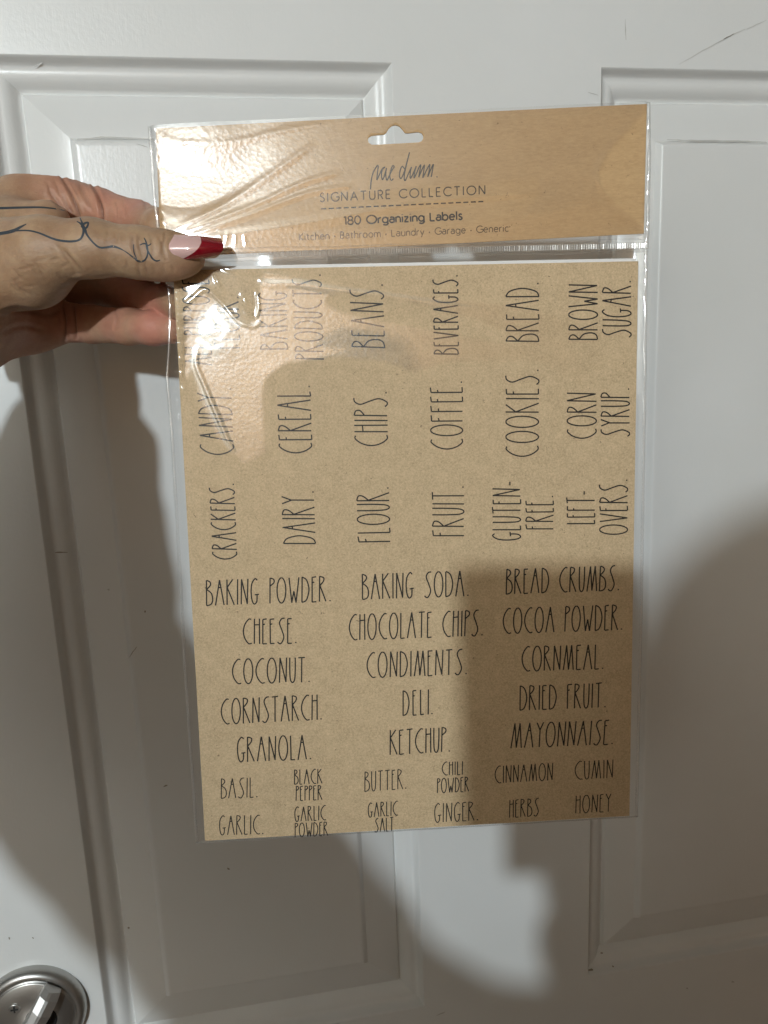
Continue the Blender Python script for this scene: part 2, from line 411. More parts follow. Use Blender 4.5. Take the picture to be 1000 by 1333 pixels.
# thin double-card fold visible along the top
def bil(c4, a, b): return c4[0] * (1 - a) * (1 - b) + c4[1] * a * (1 - b) + c4[2] * a * b + c4[3] * (1 - a) * b
S4 = [uv(225.5, 352, WS), uv(831, 340, WS), uv(819.5, 1062, WS), uv(267, 1094.5, WS)]
back4 = [uv(225.5, 347.5, WS), uv(828.5, 335.8, WS), uv(818, 1060, WS), uv(268, 1092, WS)]
plate_from_uv([tuple(q) for q in back4], -.0016, WS - .0005, m_white, 'backing_sheet', pack)
plate_from_uv([tuple(q) for q in S4], WS - .0003, WS, m_kraft, 'label_sheet', pack)
plate_from_uv([tuple(bil([np.array(q) for q in back4], a, b)) for a, b in ((.004, .006), (.998, .008), (.997, .997), (.006, .996))], -.0026, -.0018, m_kraft, 'label_sheet', pack)

# ------------------------------------------------------------------ stroke lettering
def arc(cx, cy, rx, ry, a0, a1, n=14):
    return [(cx + rx * math.cos(math.radians(a0 + (a1 - a0) * i / n)), cy + ry * math.sin(math.radians(a0 + (a1 - a0) * i / n))) for i in range(n + 1)]
def bez(*p, n=8):
    out = []
    for i in range(len(p) - 1):
        p0 = p[max(i - 1, 0)]; p1 = p[i]; p2 = p[i + 1]; p3 = p[min(i + 2, len(p) - 1)]
        for k in range(n):
            t_ = k / n
            out.append(tuple(.5 * (2 * p1[d] + (p2[d] - p0[d]) * t_ + (2 * p0[d] - 5 * p1[d] + 4 * p2[d] - p3[d]) * t_ ** 2 + (-p0[d] + 3 * p1[d] - 3 * p2[d] + p3[d]) * t_ ** 3) for d in (0, 1)))
    out.append(p[-1]); return out
# tall thin hand-drawn capitals: (advance width, strokes), height 1
SK = {
 'A': (.27, [[(0, 0), (.135, 1)], [(.135, 1), (.27, 0)], [(.10, .70), (.175, .70)]]),
 'B': (.19, [[(0, 0), (.01, 1)], bez((.01, 1), (.12, .93), (.13, .80), (.01, .64)), bez((.01, .64), (.16, .48), (.20, .22), (.14, .05), (0, 0))]),
 'C': (.25, [bez((.25, .97), (.17, .98), (.05, .78), (.0, .5), (.05, .22), (.17, .02), (.27, .03))]),
 'D': (.22, [[(0, 0), (0, 1)], bez((0, 1), (.14, .88), (.22, .55), (.19, .25), (.12, .06), (0, 0))]),
 'E': (.14, [[(.13, .985), (0, .97), (.005, 0), (.14, .01)], [(0, .76), (.07, .78)]]),
 'F': (.15, [[(.15, .985), (0, .97), (.005, 0)], [(0, .74), (.08, .76)]]),
 'G': (.22, [bez((.20, .93), (.13, 1.0), (.03, .82), (0, .5), (.03, .15), (.10, 0), (.18, .10), (.19, .36)), [(.12, .36), (.25, .38)]]),
 'H': (.17, [[(0, 0), (.005, 1)], [(.17, 0), (.16, 1)], [(0, .75), (.165, .76)]]),
 'I': (.03, [[(.015, 0), (.02, 1)]]),
 'K': (.22, [[(0, 0), (.005, 1)], [(.19, 1), (.01, .70), (.23, 0)]]),
 'L': (.13, [[(0, 1), (.005, 0), (.13, .015)]]),
 'M': (.33, [[(0, 0), (.10, 1), (.17, .02), (.26, 1), (.33, 0)]]),
 'N': (.22, [[(0, 0), (.015, 1), (.20, .02), (.22, 1)]]),
 'O': (.28, [arc(.14, .5, .14, .5, 90, 450, 28)]),
 'P': (.13, [[(0, 0), (.01, 1)], bez((.01, 1), (.12, .95), (.13, .82), (.01, .69))]),
 'R': (.21, [[(0, 0), (.005, 1)], bez((.005, 1), (.13, .94), (.12, .80), (.01, .64)), [(.01, .64), (.21, 0)]]),
 'S': (.22, [bez((.22, 1.0), (.12, .97), (.06, .80), (.14, .52), (.20, .25), (.13, .03), (.06, 0), (0, .07))]),
 'T': (.20, [[(0, .985), (.20, 1)], [(.10, .99), (.10, 0)]]),
 'U': (.17, [bez((0, 1), (.0, .5), (.02, .12), (.085, 0), (.15, .12), (.17, .5), (.17, 1))]),
 'V': (.23, [[(0, 1), (.115, 0), (.23, 1)]]),
 'W': (.32, [[(0, 1), (.09, 0), (.16, .46), (.23, 0), (.32, 1)]]),
 'Y': (.20, [[(0, 1), (.10, .70), (.20, 1)], [(.10, .70), (.10, 0)]]),
 '-': (.12, [[(0, .38), (.12, .38)]]),
 ' ': (.18, []),
 '.': (.0, [[(0, .0), (.012, .03)]]),
}
# plain round sans for the header
O_ = lambda x, r=.38: arc(x + r, .5, r, .5, 90, 450, 30)
SS = {
 'S': (.42, [bez((.40, .86), (.30, .98), (.20, 1), (.05, .87), (.06, .66), (.22, .53), (.38, .40), (.42, .2), (.30, .02), (.16, 0), (.0, .13))]),
 'I': (.06, [[(.03, 0), (.03, 1)]]),
 'G': (.74, [arc(.45, .5, .45, .5, 45, 330, 24) + [(.84, .25), (.86, .47), (.52, .47)]]),
 'N': (.62, [[(0, 0), (0, 1), (.62, 0), (.62, 1)]]),
 'A': (.74, [[(0, 0), (.37, 1), (.74, 0)], [(.14, .36), (.60, .36)]]),
 'T': (.60, [[(0, 1), (.60, 1)], [(.30, 1), (.30, 0)]]),
 'U': (.58, [[(0, 1), (0, .32)] + arc(.29, .30, .29, .30, 180, 360, 12) + [(.58, 1)]]),
 'R': (.48, [[(0, 0), (0, 1), (.22, 1)] + arc(.22, .74, .24, .26, 90, -90, 10) + [(0, .48)], [(.22, .48), (.48, 0)]]),
 'E': (.44, [[(.44, 1), (0, 1), (0, 0), (.44, 0)], [(0, .52), (.38, .52)]]),
 'C': (.78, [arc(.48, .5, .48, .5, 42, 318, 24)]),
 'O': (.96, [arc(.48, .5, .48, .5, 90, 450, 30)]),
 'L': (.42, [[(0, 1), (0, 0), (.42, 0)]]),
 'B': (.46, [[(0, 0), (0, 1), (.2, 1)] + arc(.2, .76, .2, .24, 90, -90, 8) + [(0, .52)], [(.2, .52)] + arc(.22, .26, .24, .26, 90, -90, 8) + [(0, 0)]]),
 'K': (.50, [[(0, 0), (0, 1)], [(.46, 1), (.02, .48), (.50, 0)]]),
 '1': (.20, [[(0, .86), (.18, 1), (.18, 0)]]),
 '8': (.52, [arc(.26, .76, .21, .24, 90, 450, 18), arc(.26, .26, .26, .27, 90, 450, 18)]),
 '0': (.56, [arc(.28, .5, .28, .5, 90, 450, 24)]),
 'r': (.26, [[(0, 0), (0, .68)], arc(.24, .42, .24, .26, 180, 80, 7)]),
 'g': (.52, [arc(.26, .35, .26, .34, 90, 450, 20), [(.52, .68), (.52, -.05)] + arc(.27, -.05, .25, .22, 0, -150, 9)]),
 'a': (.46, [arc(.23, .22, .22, .21, 90, 450, 16), [(.45, 0), (.45, .44)] + arc(.24, .46, .21, .23, 0, 145, 8)]),
 'n': (.44, [[(0, 0), (0, .68)], arc(.22, .42, .22, .27, 180, 0, 10) + [(.44, 0)]]),
 'h': (.44, [[(0, 0), (0, 1.05)], arc(.22, .42, .22, .27, 180, 0, 10) + [(.44, 0)]]),
 'i': (.06, [[(.03, 0), (.03, .68)], [(.03, .90), (.03, .98)]]),
 'z': (.40, [[(0, .66), (.38, .66), (0, .02), (.40, .02)]]),
 'b': (.52, [[(0, 0), (0, 1.05)], arc(.26, .34, .26, .34, 90, 450, 20)]),
 'd': (.52, [[(.52, 0), (.52, 1.05)], arc(.26, .34, .26, .34, 90, 450, 20)]),
 'e': (.50, [[(.01, .37), (.49, .37)] + arc(.25, .35, .25, .34, 5, 320, 18)]),
 'l': (.06, [[(.03, 0), (.03, 1.05)]]),
 's': (.34, [bez((.32, .60), (.2, .69), (.05, .60), (.08, .42), (.28, .28), (.32, .12), (.18, 0), (.0, .08))]),
 't': (.30, [[(.13, .92), (.13, .14), (.22, .0), (.30, .03)], [(0, .66), (.29, .66)]]),
 'c': (.42, [arc(.26, .34, .26, .34, 48, 312, 14)]),
 'o': (.54, [arc(.27, .34, .27, .34, 90, 450, 20)]),
 'm': (.76, [[(0, 0), (0, .68)], arc(.19, .42, .19, .27, 180, 0, 8) + [(.38, 0)], arc(.57, .42, .19, .27, 180, 0, 8) + [(.76, 0)]]),
 'u': (.44, [[(0, .68), (0, .26)] + arc(.22, .26, .22, .26, 180, 360, 10) + [(.44, .68)], [(.44, .3), (.44, 0)]]),
 'y': (.44, [[(0, .68), (.24, .02)], [(.46, .68), (.16, -.22), (.06, -.28)]]),
 '*': (.10, [arc(.05, .36, .045, .045, 0, 360, 8)]),
 ' ': (.28, []),
}
def layout(txt, font, gap, endcut=None):
    x = 0; out = []
    for ch in txt:
        wd, st = font[ch]
        for s in st: out.append([(x + p[0], p[1]) for p in s])
        if ch != '.': x += wd + gap
    return x - gap, out
def build_strokes(strokes2, wid, w_, m, name, parent, dots=None):
    V = []; Fc = []
    if dots:
        v, f = ribbon_pts(dots, .00064, 0); V += [pk(p[0], p[1], w_) for p in v]; Fc += f
    for n_, s in enumerate(strokes2):
        v, f = ribbon_pts(s, wid, 0); k = len(V)
        V += [pk(p[0], p[1], w_ + .000004 * (n_ % 7)) for p in v]; Fc += [tuple(i + k for i in q) for q in f]
    o = mesh(name, V, Fc, m)
    if parent is not None: under(o, parent)
    return o
def dens(s):
    out = []
    for a, b in zip(s[:-1], s[1:]):
        n = max(1, int(math.hypot(b[0] - a[0], b[1] - a[1]) / .3))
        for k in range(n): out.append((a[0] + (b[0] - a[0]) * k / n, a[1] + (b[1] - a[1]) * k / n))
    return out + [s[-1]]
def word(txt, p0, p1, p2, font=SK, gap=.085, wid=.00042, w_=.0, m=None, parent=None, dot=True, seed=0, handy=True, name='lettering'):
    rr = random.Random(seed)
    tot, st = layout(txt, font, gap)
    A = uv(*p0, w_); B = uv(*p1, w_); C = uv(*p2, w_)
    ex = (B - A) / tot; ey = C - A
    out = []
    for s in st:
        # breaks sharp corners into separate strokes so ribbons keep their width
        if handy: s = [(x + rr.uniform(-.004, .004), y + rr.uniform(-.008, .008)) for x, y in s] if len(s) < 6 else s
        segs = []; cur = [s[0]]
        for i in range(1, len(s)):
            cur.append(s[i])
            if i < len(s) - 1:
                a = np.array(s[i]) - np.array(s[i - 1]); b = np.array(s[i + 1]) - np.array(s[i])
                aa = ex * a[0] + ey * a[1]; bb = ex * b[0] + ey * b[1]
                if aa @ bb < .7 * np.linalg.norm(aa) * np.linalg.norm(bb): segs.append(cur); cur = [s[i]]
        segs.append(cur)
        for g_ in segs: out.append([A + ex * x + ey * y for x, y in g_])
    if dot:
        xd = tot + .13
        q = A + ex * xd + ey * .03; d = ey / np.linalg.norm(ey) * .00028
        dots = [q - d, q + d]
    else: dots = None
    return build_strokes(out, wid, w_ + .00003, m or m_ink, name, parent, dots)

LABELS = [  # column, row, lines: (text, baseline start, baseline end, cap corner, full stop)
 (0, 0, [('ALL-PURPOSE', (276, 475), (272, 364), (241.5, 475), 0), ('FLOUR', (312.5, 453), (310.8, 393), (279, 453), 1)]),
 (1, 0, [('BAKING', (375, 454), (373, 380), (339, 455), 0), ('PRODUCTS', (421.5, 467.5), (418, 364), (384.5, 467), 1)]),
 (2, 0, [('BEANS', (501, 452.5), (499, 378), (458, 451.5), 1)]),
 (3, 0, [('BEVERAGES', (597, 461), (596, 364), (565, 461), 1)]),
 (4, 0, [('BREAD', (701.6, 444.5), (701.6, 375.5), (658.8, 444.5), 1)]),
 (5, 0, [('BROWN', (778, 442), (778, 371), (740.5, 442), 0), ('SUGAR', (821.5, 439), (821.5, 372.5), (784.5, 438), 1)]),
 (0, 1, [('CANDY', (305, 592), (301.5, 513), (261, 591), 1)]),
 (1, 1, [('CEREAL', (406.5, 589.5), (404, 509.5), (363.5, 589.5), 1)]),
 (2, 1, [('CHIPS', (505, 580), (504, 518), (462, 580), 1)]),
 (3, 1, [('COFFEE', (602.6, 584.5), (602, 504), (561, 584.5), 1)]),
 (4, 1, [('COOKIES', (701, 594), (701.5, 489), (658.6, 594), 1)]),
 (5, 1, [('CORN', (776.5, 570.5), (776.5, 512), (738.5, 570.5), 0), ('SYRUP', (819.5, 568), (819.5, 512), (782.5, 568), 1)]),
 (0, 2, [('CRACKERS', (309, 728), (305, 635.5), (277, 727.5), 1)]),
 (1, 2, [('DAIRY', (411, 707.5), (409, 646.5), (369, 707.5), 1)]),
 (2, 2, [('FLOUR', (508, 705), (506.5, 641.5), (466, 705.5), 1)]),
 (3, 2, [('FRUIT', (604, 697.5), (604, 640.5), (563, 697.5), 1)]),
 (4, 2, [('GLUTEN-', (677.8, 703), (677.8, 627), (641.5, 703), 0), ('FREE', (720.4, 688.5), (720.4, 651.5), (684.4, 688.5), 1)]),
 (5, 2, [('LEFT-', (774.3, 681.6), (774.3, 639.5), (738, 681.6), 0), ('OVERS', (817, 695.5), (817, 631), (780.7, 695.5), 1)]),
 (0, 3, [('BAKING POWDER', (269, 788.5), (424.5, 783), (268.5, 755.5), 1)]),
 (1, 3, [('BAKING SODA', (472, 780.5), (604, 776), (471.5, 747.5), 1)]),
 (2, 3, [('BREAD CRUMBS', (659, 773.5), (800, 768.7), (659.5, 741), 1)]),
 (0, 4, [('CHEESE', (317, 838.5), (380, 837.5), (317, 805.5), 1)]),
 (1, 4, [('CHOCOLATE CHIPS', (455, 833.5), (622.5, 827.5), (455, 800), 1)]),
 (2, 4, [('COCOA POWDER', (655, 825), (804, 820), (655.5, 792), 1)]),
 (0, 5, [('COCONUT', (303, 890.5), (397, 888), (302.6, 858), 1)]),
 (1, 5, [('CONDIMENTS', (478, 882.5), (601.5, 878), (478, 849.5), 1)]),
 (2, 5, [('CORNMEAL', (679.6, 874), (779.5, 871), (680, 841.6), 1)]),
 (0, 6, [('CORNSTARCH', (288.5, 943), (413, 937), (288, 910), 1)]),
 (1, 6, [('DELI', (525, 931.5), (558, 930), (525, 899), 1)]),
 (2, 6, [('DRIED FRUIT', (677, 924.7), (782.6, 921), (677.5, 892.7), 1)]),
 (0, 7, [('GRANOLA', (309.6, 992), (399, 988.5), (309, 960), 1)]),
 (1, 7, [('KETCHUP', (508, 982.5), (580, 978.7), (508, 950.5), 1)]),
 (2, 7, [('MAYONNAISE', (665, 974), (791.5, 969), (666.5, 942), 1)]),
 (0, 8, [('BASIL', (288, 1039.4), (330, 1038), (288, 1013.6), 1)]),
 (1, 8, [('BLACK', (383.4, 1021), (419, 1019.8), (383.4, 1002), 0), ('PEPPER', (385.6, 1042.4), (419.3, 1041), (385.6, 1023.5), 0)]),
 (2, 8, [('BUTTER', (475, 1030.4), (524.3, 1027), (475, 1004.6), 1)]),
 (3, 8, [('CHILI', (575.8, 1009.2), (602.4, 1008.4), (575.8, 991.8), 0), ('POWDER', (569.6, 1032.4), (610.2, 1030.2), (569.6, 1013.4), 0)]),
 (4, 8, [('CINNAMON', (644.6, 1019.6), (719.4, 1015.6), (644.6, 997.2), 0)]),
 (5, 8, [('CUMIN', (748.8, 1014.8), (797.8, 1012.6), (748.8, 991), 0)]),
 (0, 9, [('GARLIC', (286, 1087), (338, 1085.8), (286, 1062), 1)]),
 (1, 9, [('GARLIC', (384, 1069.6), (424, 1067.4), (384, 1050.5), 0), ('POWDER', (384.3, 1089.6), (426.8, 1087.6), (384.3, 1071.6), 0)]),
 (2, 9, [('GARLIC', (479.5, 1064), (517.8, 1061.2), (479.5, 1045.4), 0), ('SALT', (488, 1083.2), (512.2, 1081.2), (488, 1065.6), 0)]),
 (3, 9, [('GINGER', (566, 1070.8), (617.2, 1068), (566, 1046.2), 1)]),
 (4, 9, [('HERBS', (663.4, 1064.4), (701.2, 1061.8), (663.8, 1041.4), 0)]),
 (5, 9, [('HONEY', (749.7, 1058.8), (795, 1056.2), (750.2, 1035.8), 0)]),
]
RB_ = [0, .187, .360, .530, .5976, .6652, .7328, .8004, .868, .934, 1.0]
WST = WS + .00010
for (c_, r_, lines) in LABELS:
    nc = 3 if 3 <= r_ <= 7 else 6
    a0, a1, b0, b1 = c_ / nc, (c_ + 1) / nc, RB_[r_], RB_[r_ + 1]
    ga, gb = .00022 / .18, .00022 / .23
    if c_ == 0: a0 += .004
    if c_ == nc - 1: a1 -= .004
    if r_ == 0: b0 += .004
    if r_ == 9: b1 -= .003
    a0 += ga / 2; a1 -= ga / 2; b0 += gb / 2; b1 -= gb / 2
    ol = []
    for (a, b, sa, sb) in ((a0, b0, 1, 1), (a1, b0, -1, 1), (a1, b1, -1, -1), (a0, b1, 1, -1)):
        ra, rb = .006, .0048
        order = [(0, rb), (ra * .3, rb * .3), (ra, 0)]
        if (sa, sb) in ((-1, 1), (1, -1)): order = order[::-1]
        for (da, db) in order: ol.append(tuple(bil(S4, a + sa * da, b + sb * db)))
    V = [pk(u, v_, WST) for u, v_ in ol] + [pk(u, v_, WS + .00001) for u, v_ in ol]; n = len(ol)
    st = mesh('label_sticker', V, [tuple(range(n))] + [(i, (i + 1) % n, n + (i + 1) % n, n + i) for i in range(n)], m_kraft)
    under(st, pack)
    st['label'] = 'kraft label reading ' + ' '.join(l[0] for l in lines).lower()
    for li, (txt, p0, p1, p2, dt) in enumerate(lines):
        big = math.hypot(p2[0] - p0[0], p2[1] - p0[1])
        gap = .15 if (r_ == 6 and c_ == 1) else .10
        o = word(txt, p0, p1, p2, gap=gap, wid=.00057 if big > 30 else .00046, w_=WST, dot=bool(dt), seed=hash((c_, r_, li)) % 999)
        under(o, st)
WH = .0002
def hword(*a, **k):
    o = word(*a, **k); under(o, header); o.matrix_parent_inverse = Matrix.Identity(4); return o
hword('SIGNATURE COLLECTION', (417.2, 262.8), (631.3, 252.7), (416.8, 251.5), font=SS, gap=.36, wid=.00044, w_=WH, m=m_brown, parent=header, dot=False, handy=False)
hword('180 Organizing Labels', (448.2, 292.4), (601.7, 285.7), (447.7, 282.0), font=SS, gap=.17, wid=.00060, w_=WH, m=m_ink, parent=header, dot=False, handy=False)
hword('Kitchen * Bathroom * Laundry * Garage * Generic', (390, 312.9), (661.8, 301.2), (389.6, 304.2), font=SS, gap=.20, wid=.00038, w_=WH, m=m_brown2, parent=header, dot=False, handy=False)
ds = []
for i in range(22):
    t0 = i / 22 + .004; t1 = t0 + .031
    ds.append([uv(417.5 + 214 * t0, 271.9 - 9.7 * t0, WH), uv(417.5 + 214 * t1, 271.9 - 9.7 * t1, WH)])
o = build_strokes(ds, .00050, WH + .00003, m_ink, 'printed_dashes', header); under(o, header); o.matrix_parent_inverse = Matrix.Identity(4)
s1_ = [(683, 378), (688, 310), (705, 235), (735, 180), (750, 175), (742, 240), (738, 297)]
s2_ = [(738, 297), (760, 250), (785, 198), (808, 185), (790, 200), (778, 240), (785, 292), (803, 262), (822, 190)]
s3_ = [(822, 190), (815, 250), (825, 296), (845, 262), (870, 210), (888, 182), (875, 172), (858, 215), (850, 265), (862, 298), (882, 284)]
cv = lambda pts, ox, oy: [(ox + x / 6.667, oy + y / 6.667) for x, y in pts]
d1_ = [(45, 200), (25, 178), (6, 215), (2, 268), (18, 278), (45, 215), (88, 55)]
d2_ = [(88, 55), (62, 160), (45, 240), (42, 288), (52, 298), (75, 250), (105, 182)]
d3_ = [(105, 182), (95, 230), (95, 280), (115, 250), (147, 175)]
d4_ = [(147, 175), (132, 230), (128, 276), (150, 235), (172, 182), (186, 168), (176, 225), (168, 272)]
d5_ = [(168, 272), (192, 215), (216, 168), (212, 215), (204, 274), (225, 232), (252, 180), (264, 163), (258, 215), (246, 268)]
d6_ = [(246, 268), (266, 220), (294, 160), (288, 205), (276, 270)]
sig = []
for pts, ox in ((s1_, 380), (s2_, 380), (s3_, 380), (d1_, 520), (d2_, 520), (d3_, 520), (d4_, 520), (d5_, 520), (d6_, 520)):
    sig.append([uv(x, y, WH) for x, y in cv(bez(*pts, n=6), ox, 190)])
a_ = uv(569.0, 229.6, WH); b_ = uv(569.0, 231.0, WH); sig.append([a_, b_])
o = build_strokes(sig, .00048, WH + .00003, m_ink, 'signature', header); under(o, header); o.matrix_parent_inverse = Matrix.Identity(4)

# ------------------------------------------------------------------ bag film
def segd(U, V, pts):
    d = np.full(U.shape, 1e9); tt_ = np.zeros(U.shape); L = 0; n = len(pts) - 1
    for i in range(n):
        a = pts[i]; b = pts[i + 1]; ab = b - a; q = ((U - a[0]) * ab[0] + (V - a[1]) * ab[1]) / (ab @ ab); q = np.clip(q, 0, 1)
        dd = np.hypot(U - a[0] - ab[0] * q, V - a[1] - ab[1] * q); k = dd < d; d = np.where(k, dd, d); tt_ = np.where(k, (i + q) / n, tt_)
    return d, tt_
LEFT = [(193, 165), (196, 200), (200, 260), (205, 300), (216, 345), (220, 400), (219, 450), (216, 490), (222, 560), (230, 700), (240, 880), (255, 1097)]
RIGHT = [(846, 133), (847, 200), (845, 306), (843, 330), (841, 500), (836, 800), (830, 1063)]
def edge_at(tab, yfrac):
    ys = [uv(*p)[1] for p in tab]; us = [uv(*p)[0] for p in tab]; return np.interp(yfrac, ys, us)
vt = .5 * (uv(193, 165)[1] + uv(846, 133)[1]); 
NU, NV = 400, 600
tU = np.linspace(0, 1, NU); tV = np.linspace(0, 1, NV)
TU, TV = np.meshgrid(tU, tV)
c4 = [uv(*p) for p in PIX]
vtop = c4[0][1] * (1 - TU) + c4[1][1] * TU; vbot = c4[3][1] * (1 - TU) + c4[2][1] * TU
VVg = vtop * (1 - TV) + vbot * TV
ul = edge_at(LEFT, VVg); ur = edge_at(RIGHT, VVg)
UU = ul * (1 - TU) + ur * TU
# height of the film over the contents
du = np.minimum(UU - ul, ur - UU); dv = VVg - vtop; db = vbot - VVg
sm = lambda x: np.clip(x, 0, 1) ** 2 * (3 - 2 * np.clip(x, 0, 1))
hcont = .0013 * sm(du / .004) * sm(db / .004) + .0002
Hf = hcont.copy()
def half_grad(px, py, w_=.0012):
    """slope (dh/du, dh/dv) that would mirror the lamp into the lens at this point"""
    u, v_ = uv(px, py, w_); Pp = PO + PU * u + PV * v_ + PN * w_
    a = -Pp / np.linalg.norm(Pp); b = LC - Pp; b /= np.linalg.norm(b); h = a + b; h /= np.linalg.norm(h)
    hu, hv, hn = h @ PU, h @ PV, h @ PN; return np.array([-hu / hn, -hv / hn])
def tiltpatch(px, py, rad, scale=1.0, curve=0.0, sx=1.0, rot=0.0):
    global Hf
    g = half_grad(px, py) * scale; c0 = uv(px, py, .0012); x = UU - c0[0]; y = VVg - c0[1]
    cr, sr = math.cos(rot), math.sin(rot); xr = (x * cr + y * sr) / sx; yr = -x * sr + y * cr
    r2 = (xr ** 2 + yr ** 2) / rad ** 2
    Wn = np.exp(-r2 ** 2)
    Hf += Wn * (g[0] * x + g[1] * y + curve * (x ** 2 + y ** 2))
def ridge(pts, wid, amp, taper=True, sharp=False):
    global Hf
    d, tt_ = segd(UU, VVg, [uv(*p, .0012) for p in bez(*pts, n=4)])
    e = np.exp(-(d / wid) ** 2) if not sharp else np.exp(-d / wid)
    Hf += (.26 if pts[0][1] < 320 else .34) * amp * e * (np.sin(np.pi * np.clip(tt_ * .96 + .02, 0, 1)) ** .5 if taper else 1)
# gentle waviness
rs = np.random.RandomState(3)
for _ in range(26):
    k = rs.uniform(40, 240); th = rs.uniform(0, math.pi); ph = rs.uniform(0, 6.28)
    Hf += .0055 / k ** 1.35 * np.sin(k * (UU * math.cos(th) + VVg * math.sin(th)) + ph)
tiltpatch(248, 206, .017, .95, -1.6, 1.4, -.1)
def glitter(px, py, rad, kmin, kmax, slope, n=24, sx=1.0):
    global Hf
    c0 = uv(px, py, .0012); x = UU - c0[0]; y = VVg - c0[1]; Wn = np.exp(-((x / sx) ** 2 + y ** 2) / rad ** 2); q = 0
    for _ in range(n):
        k = rs.uniform(kmin, kmax); th = rs.uniform(0, math.pi); q = q + np.sin(k * (x * math.cos(th) + y * math.sin(th)) + rs.uniform(0, 6.28)) / k
    Hf += Wn * q * slope / math.sqrt(n)
glitter(248, 206, .020, 1500, 3200, .035, sx=1.4)
tiltpatch(286, 430, .0125, .95, -2.2, .9, 0)
glitter(284, 428, .012, 700, 1800, .045)
# pinch folds fanning out from the thumb
for pts, wd, am in (
    ([(232, 296), (300, 262), (360, 222), (405, 190)], .0013, .0007), ([(245, 300), (330, 268), (395, 238), (440, 225)], .0011, .0006),
    ([(250, 306), (330, 278), (400, 252), (455, 242)], .0010, .0006), ([(262, 310), (340, 300), (430, 285), (560, 262), (700, 250)], .0016, .0004),
    ([(200, 172), (230, 185), (300, 186), (370, 170), (430, 160)], .0013, .0005), ([(285, 300), (289, 318)], .0005, .0003), ([(297, 302), (293, 320)], .0005, .0004), ([(307, 303), (306, 320)], .0005, .0003), ([(318, 305), (320, 321)], .0005, .0003),
    ([(283, 345), (305, 352), (345, 356), (380, 360)], .0009, .0006), ([(278, 352), (284, 368), (292, 382)], .0006, .0006),
    ([(232, 410), (238, 400), (252, 388), (264, 378), (272, 379), (290, 395), (310, 418), (330, 425), (340, 418)], .0008, .0008),
    ([(316, 385), (322, 400), (330, 416)], .0009, .0009), ([(335, 380), (337, 400), (334, 414)], .0006, .0007),
    ([(338, 362), (350, 370), (390, 370), (440, 378), (560, 395), (690, 415)], .0016, .0006),
    ([(257, 455), (256, 475), (266, 500), (285, 545), (305, 590)], .0011, .0008), ([(233, 415), (236, 450), (238, 495), (250, 530), (265, 570), (274, 588)], .0008, .0008),
    ([(340, 590), (344, 500), (372, 478), (450, 466), (530, 480)], .0036, .0003), ([(430, 378), (480, 395), (560, 412), (640, 440)], .0030, -.0005),
    ([(842, 150), (800, 185), (779, 222), (785, 248), (806, 268)], .0012, .0004),
    ([(835, 350), (812, 372), (798, 400)], .0012, .0004), ([(838, 770), (812, 830), (806, 900)], .0030, .0005),
    ([(780, 760), (772, 900), (786, 1010)], .0040, .0005)):
    ridge(pts, wd, am)
# crimped side edges
for tab, s0 in ((RIGHT, 1), (LEFT, -1)):
    dd = (ur - UU) if s0 > 0 else (UU - ul)
    Hf += (.00009 + .0003 * (VVg < .085)) * np.exp(-((dd - .0022) / .0011) ** 2) * (1 + .5 * np.sin(VVg * 900 + 3 * np.sin(VVg * 170)) * (VVg < .06) + .4 * np.sin(VVg * 150))
Hf += .0011 * np.exp(-((UU - ul - .004) / .0022) ** 2) * np.exp(-((VVg - uv(218, 470)[1]) / .02) ** 2) * (1 + .6 * np.sin(VVg * 1100))
# film stays in front of the contents, and is pressed flat under the thumb
thumb_uv = uv(255, 335, .001)
Hf = np.maximum(Hf, .00085 * sm(du / .0035) * sm(db / .003) + .00015)
pr = np.exp(-(((UU - thumb_uv[0]) / .012) ** 2 + ((VVg - thumb_uv[1]) / .005) ** 2)); Hf = Hf * (1 - .75 * pr) + .0009 * .75 * pr
hu_ = np.array(hole_uv)
def inpoly(x, y, poly):
    c_ = np.zeros(x.shape, bool); n = len(poly)
    for i in range(n):
        x1, y1 = poly[i]; x2, y2 = poly[(i + 1) % n]
        k = ((y1 > y) != (y2 > y)); xi = (x2 - x1) * (y - y1) / (y2 - y1 + 1e-15) + x1; c_ ^= k & (x < xi)
    return c_
ins = inpoly(UU, VVg, hu_)
def gridmesh(name, Hh, m, skip, cu=None):
    V = pkn(UU.ravel(), VVg.ravel(), Hh.ravel())
    I = np.arange(NU * NV).reshape(NV, NU)
    q = np.stack([I[:-1, :-1], I[1:, :-1], I[1:, 1:], I[:-1, 1:]], -1).reshape(-1, 4)
    bad = skip.ravel()[q].any(1); q = q[~bad]
    me = bpy.data.meshes.new(name); me.vertices.add(len(V)); me.vertices.foreach_set('co', V.ravel())
    me.loops.add(q.size); me.loops.foreach_set('vertex_index', q.ravel().astype('i4'))
    me.polygons.add(len(q)); me.polygons.foreach_set('loop_start', np.arange(0, q.size, 4, dtype='i4'))
    me.update(calc_edges=True); me.validate(); me.polygons.foreach_set('use_smooth', [True] * len(q)); me.materials.append(m)
    o = bpy.data.objects.new(name, me); col.objects.link(o); under(o, pack); return o
front = gridmesh('bag_front_film', Hf, m_film, ins)
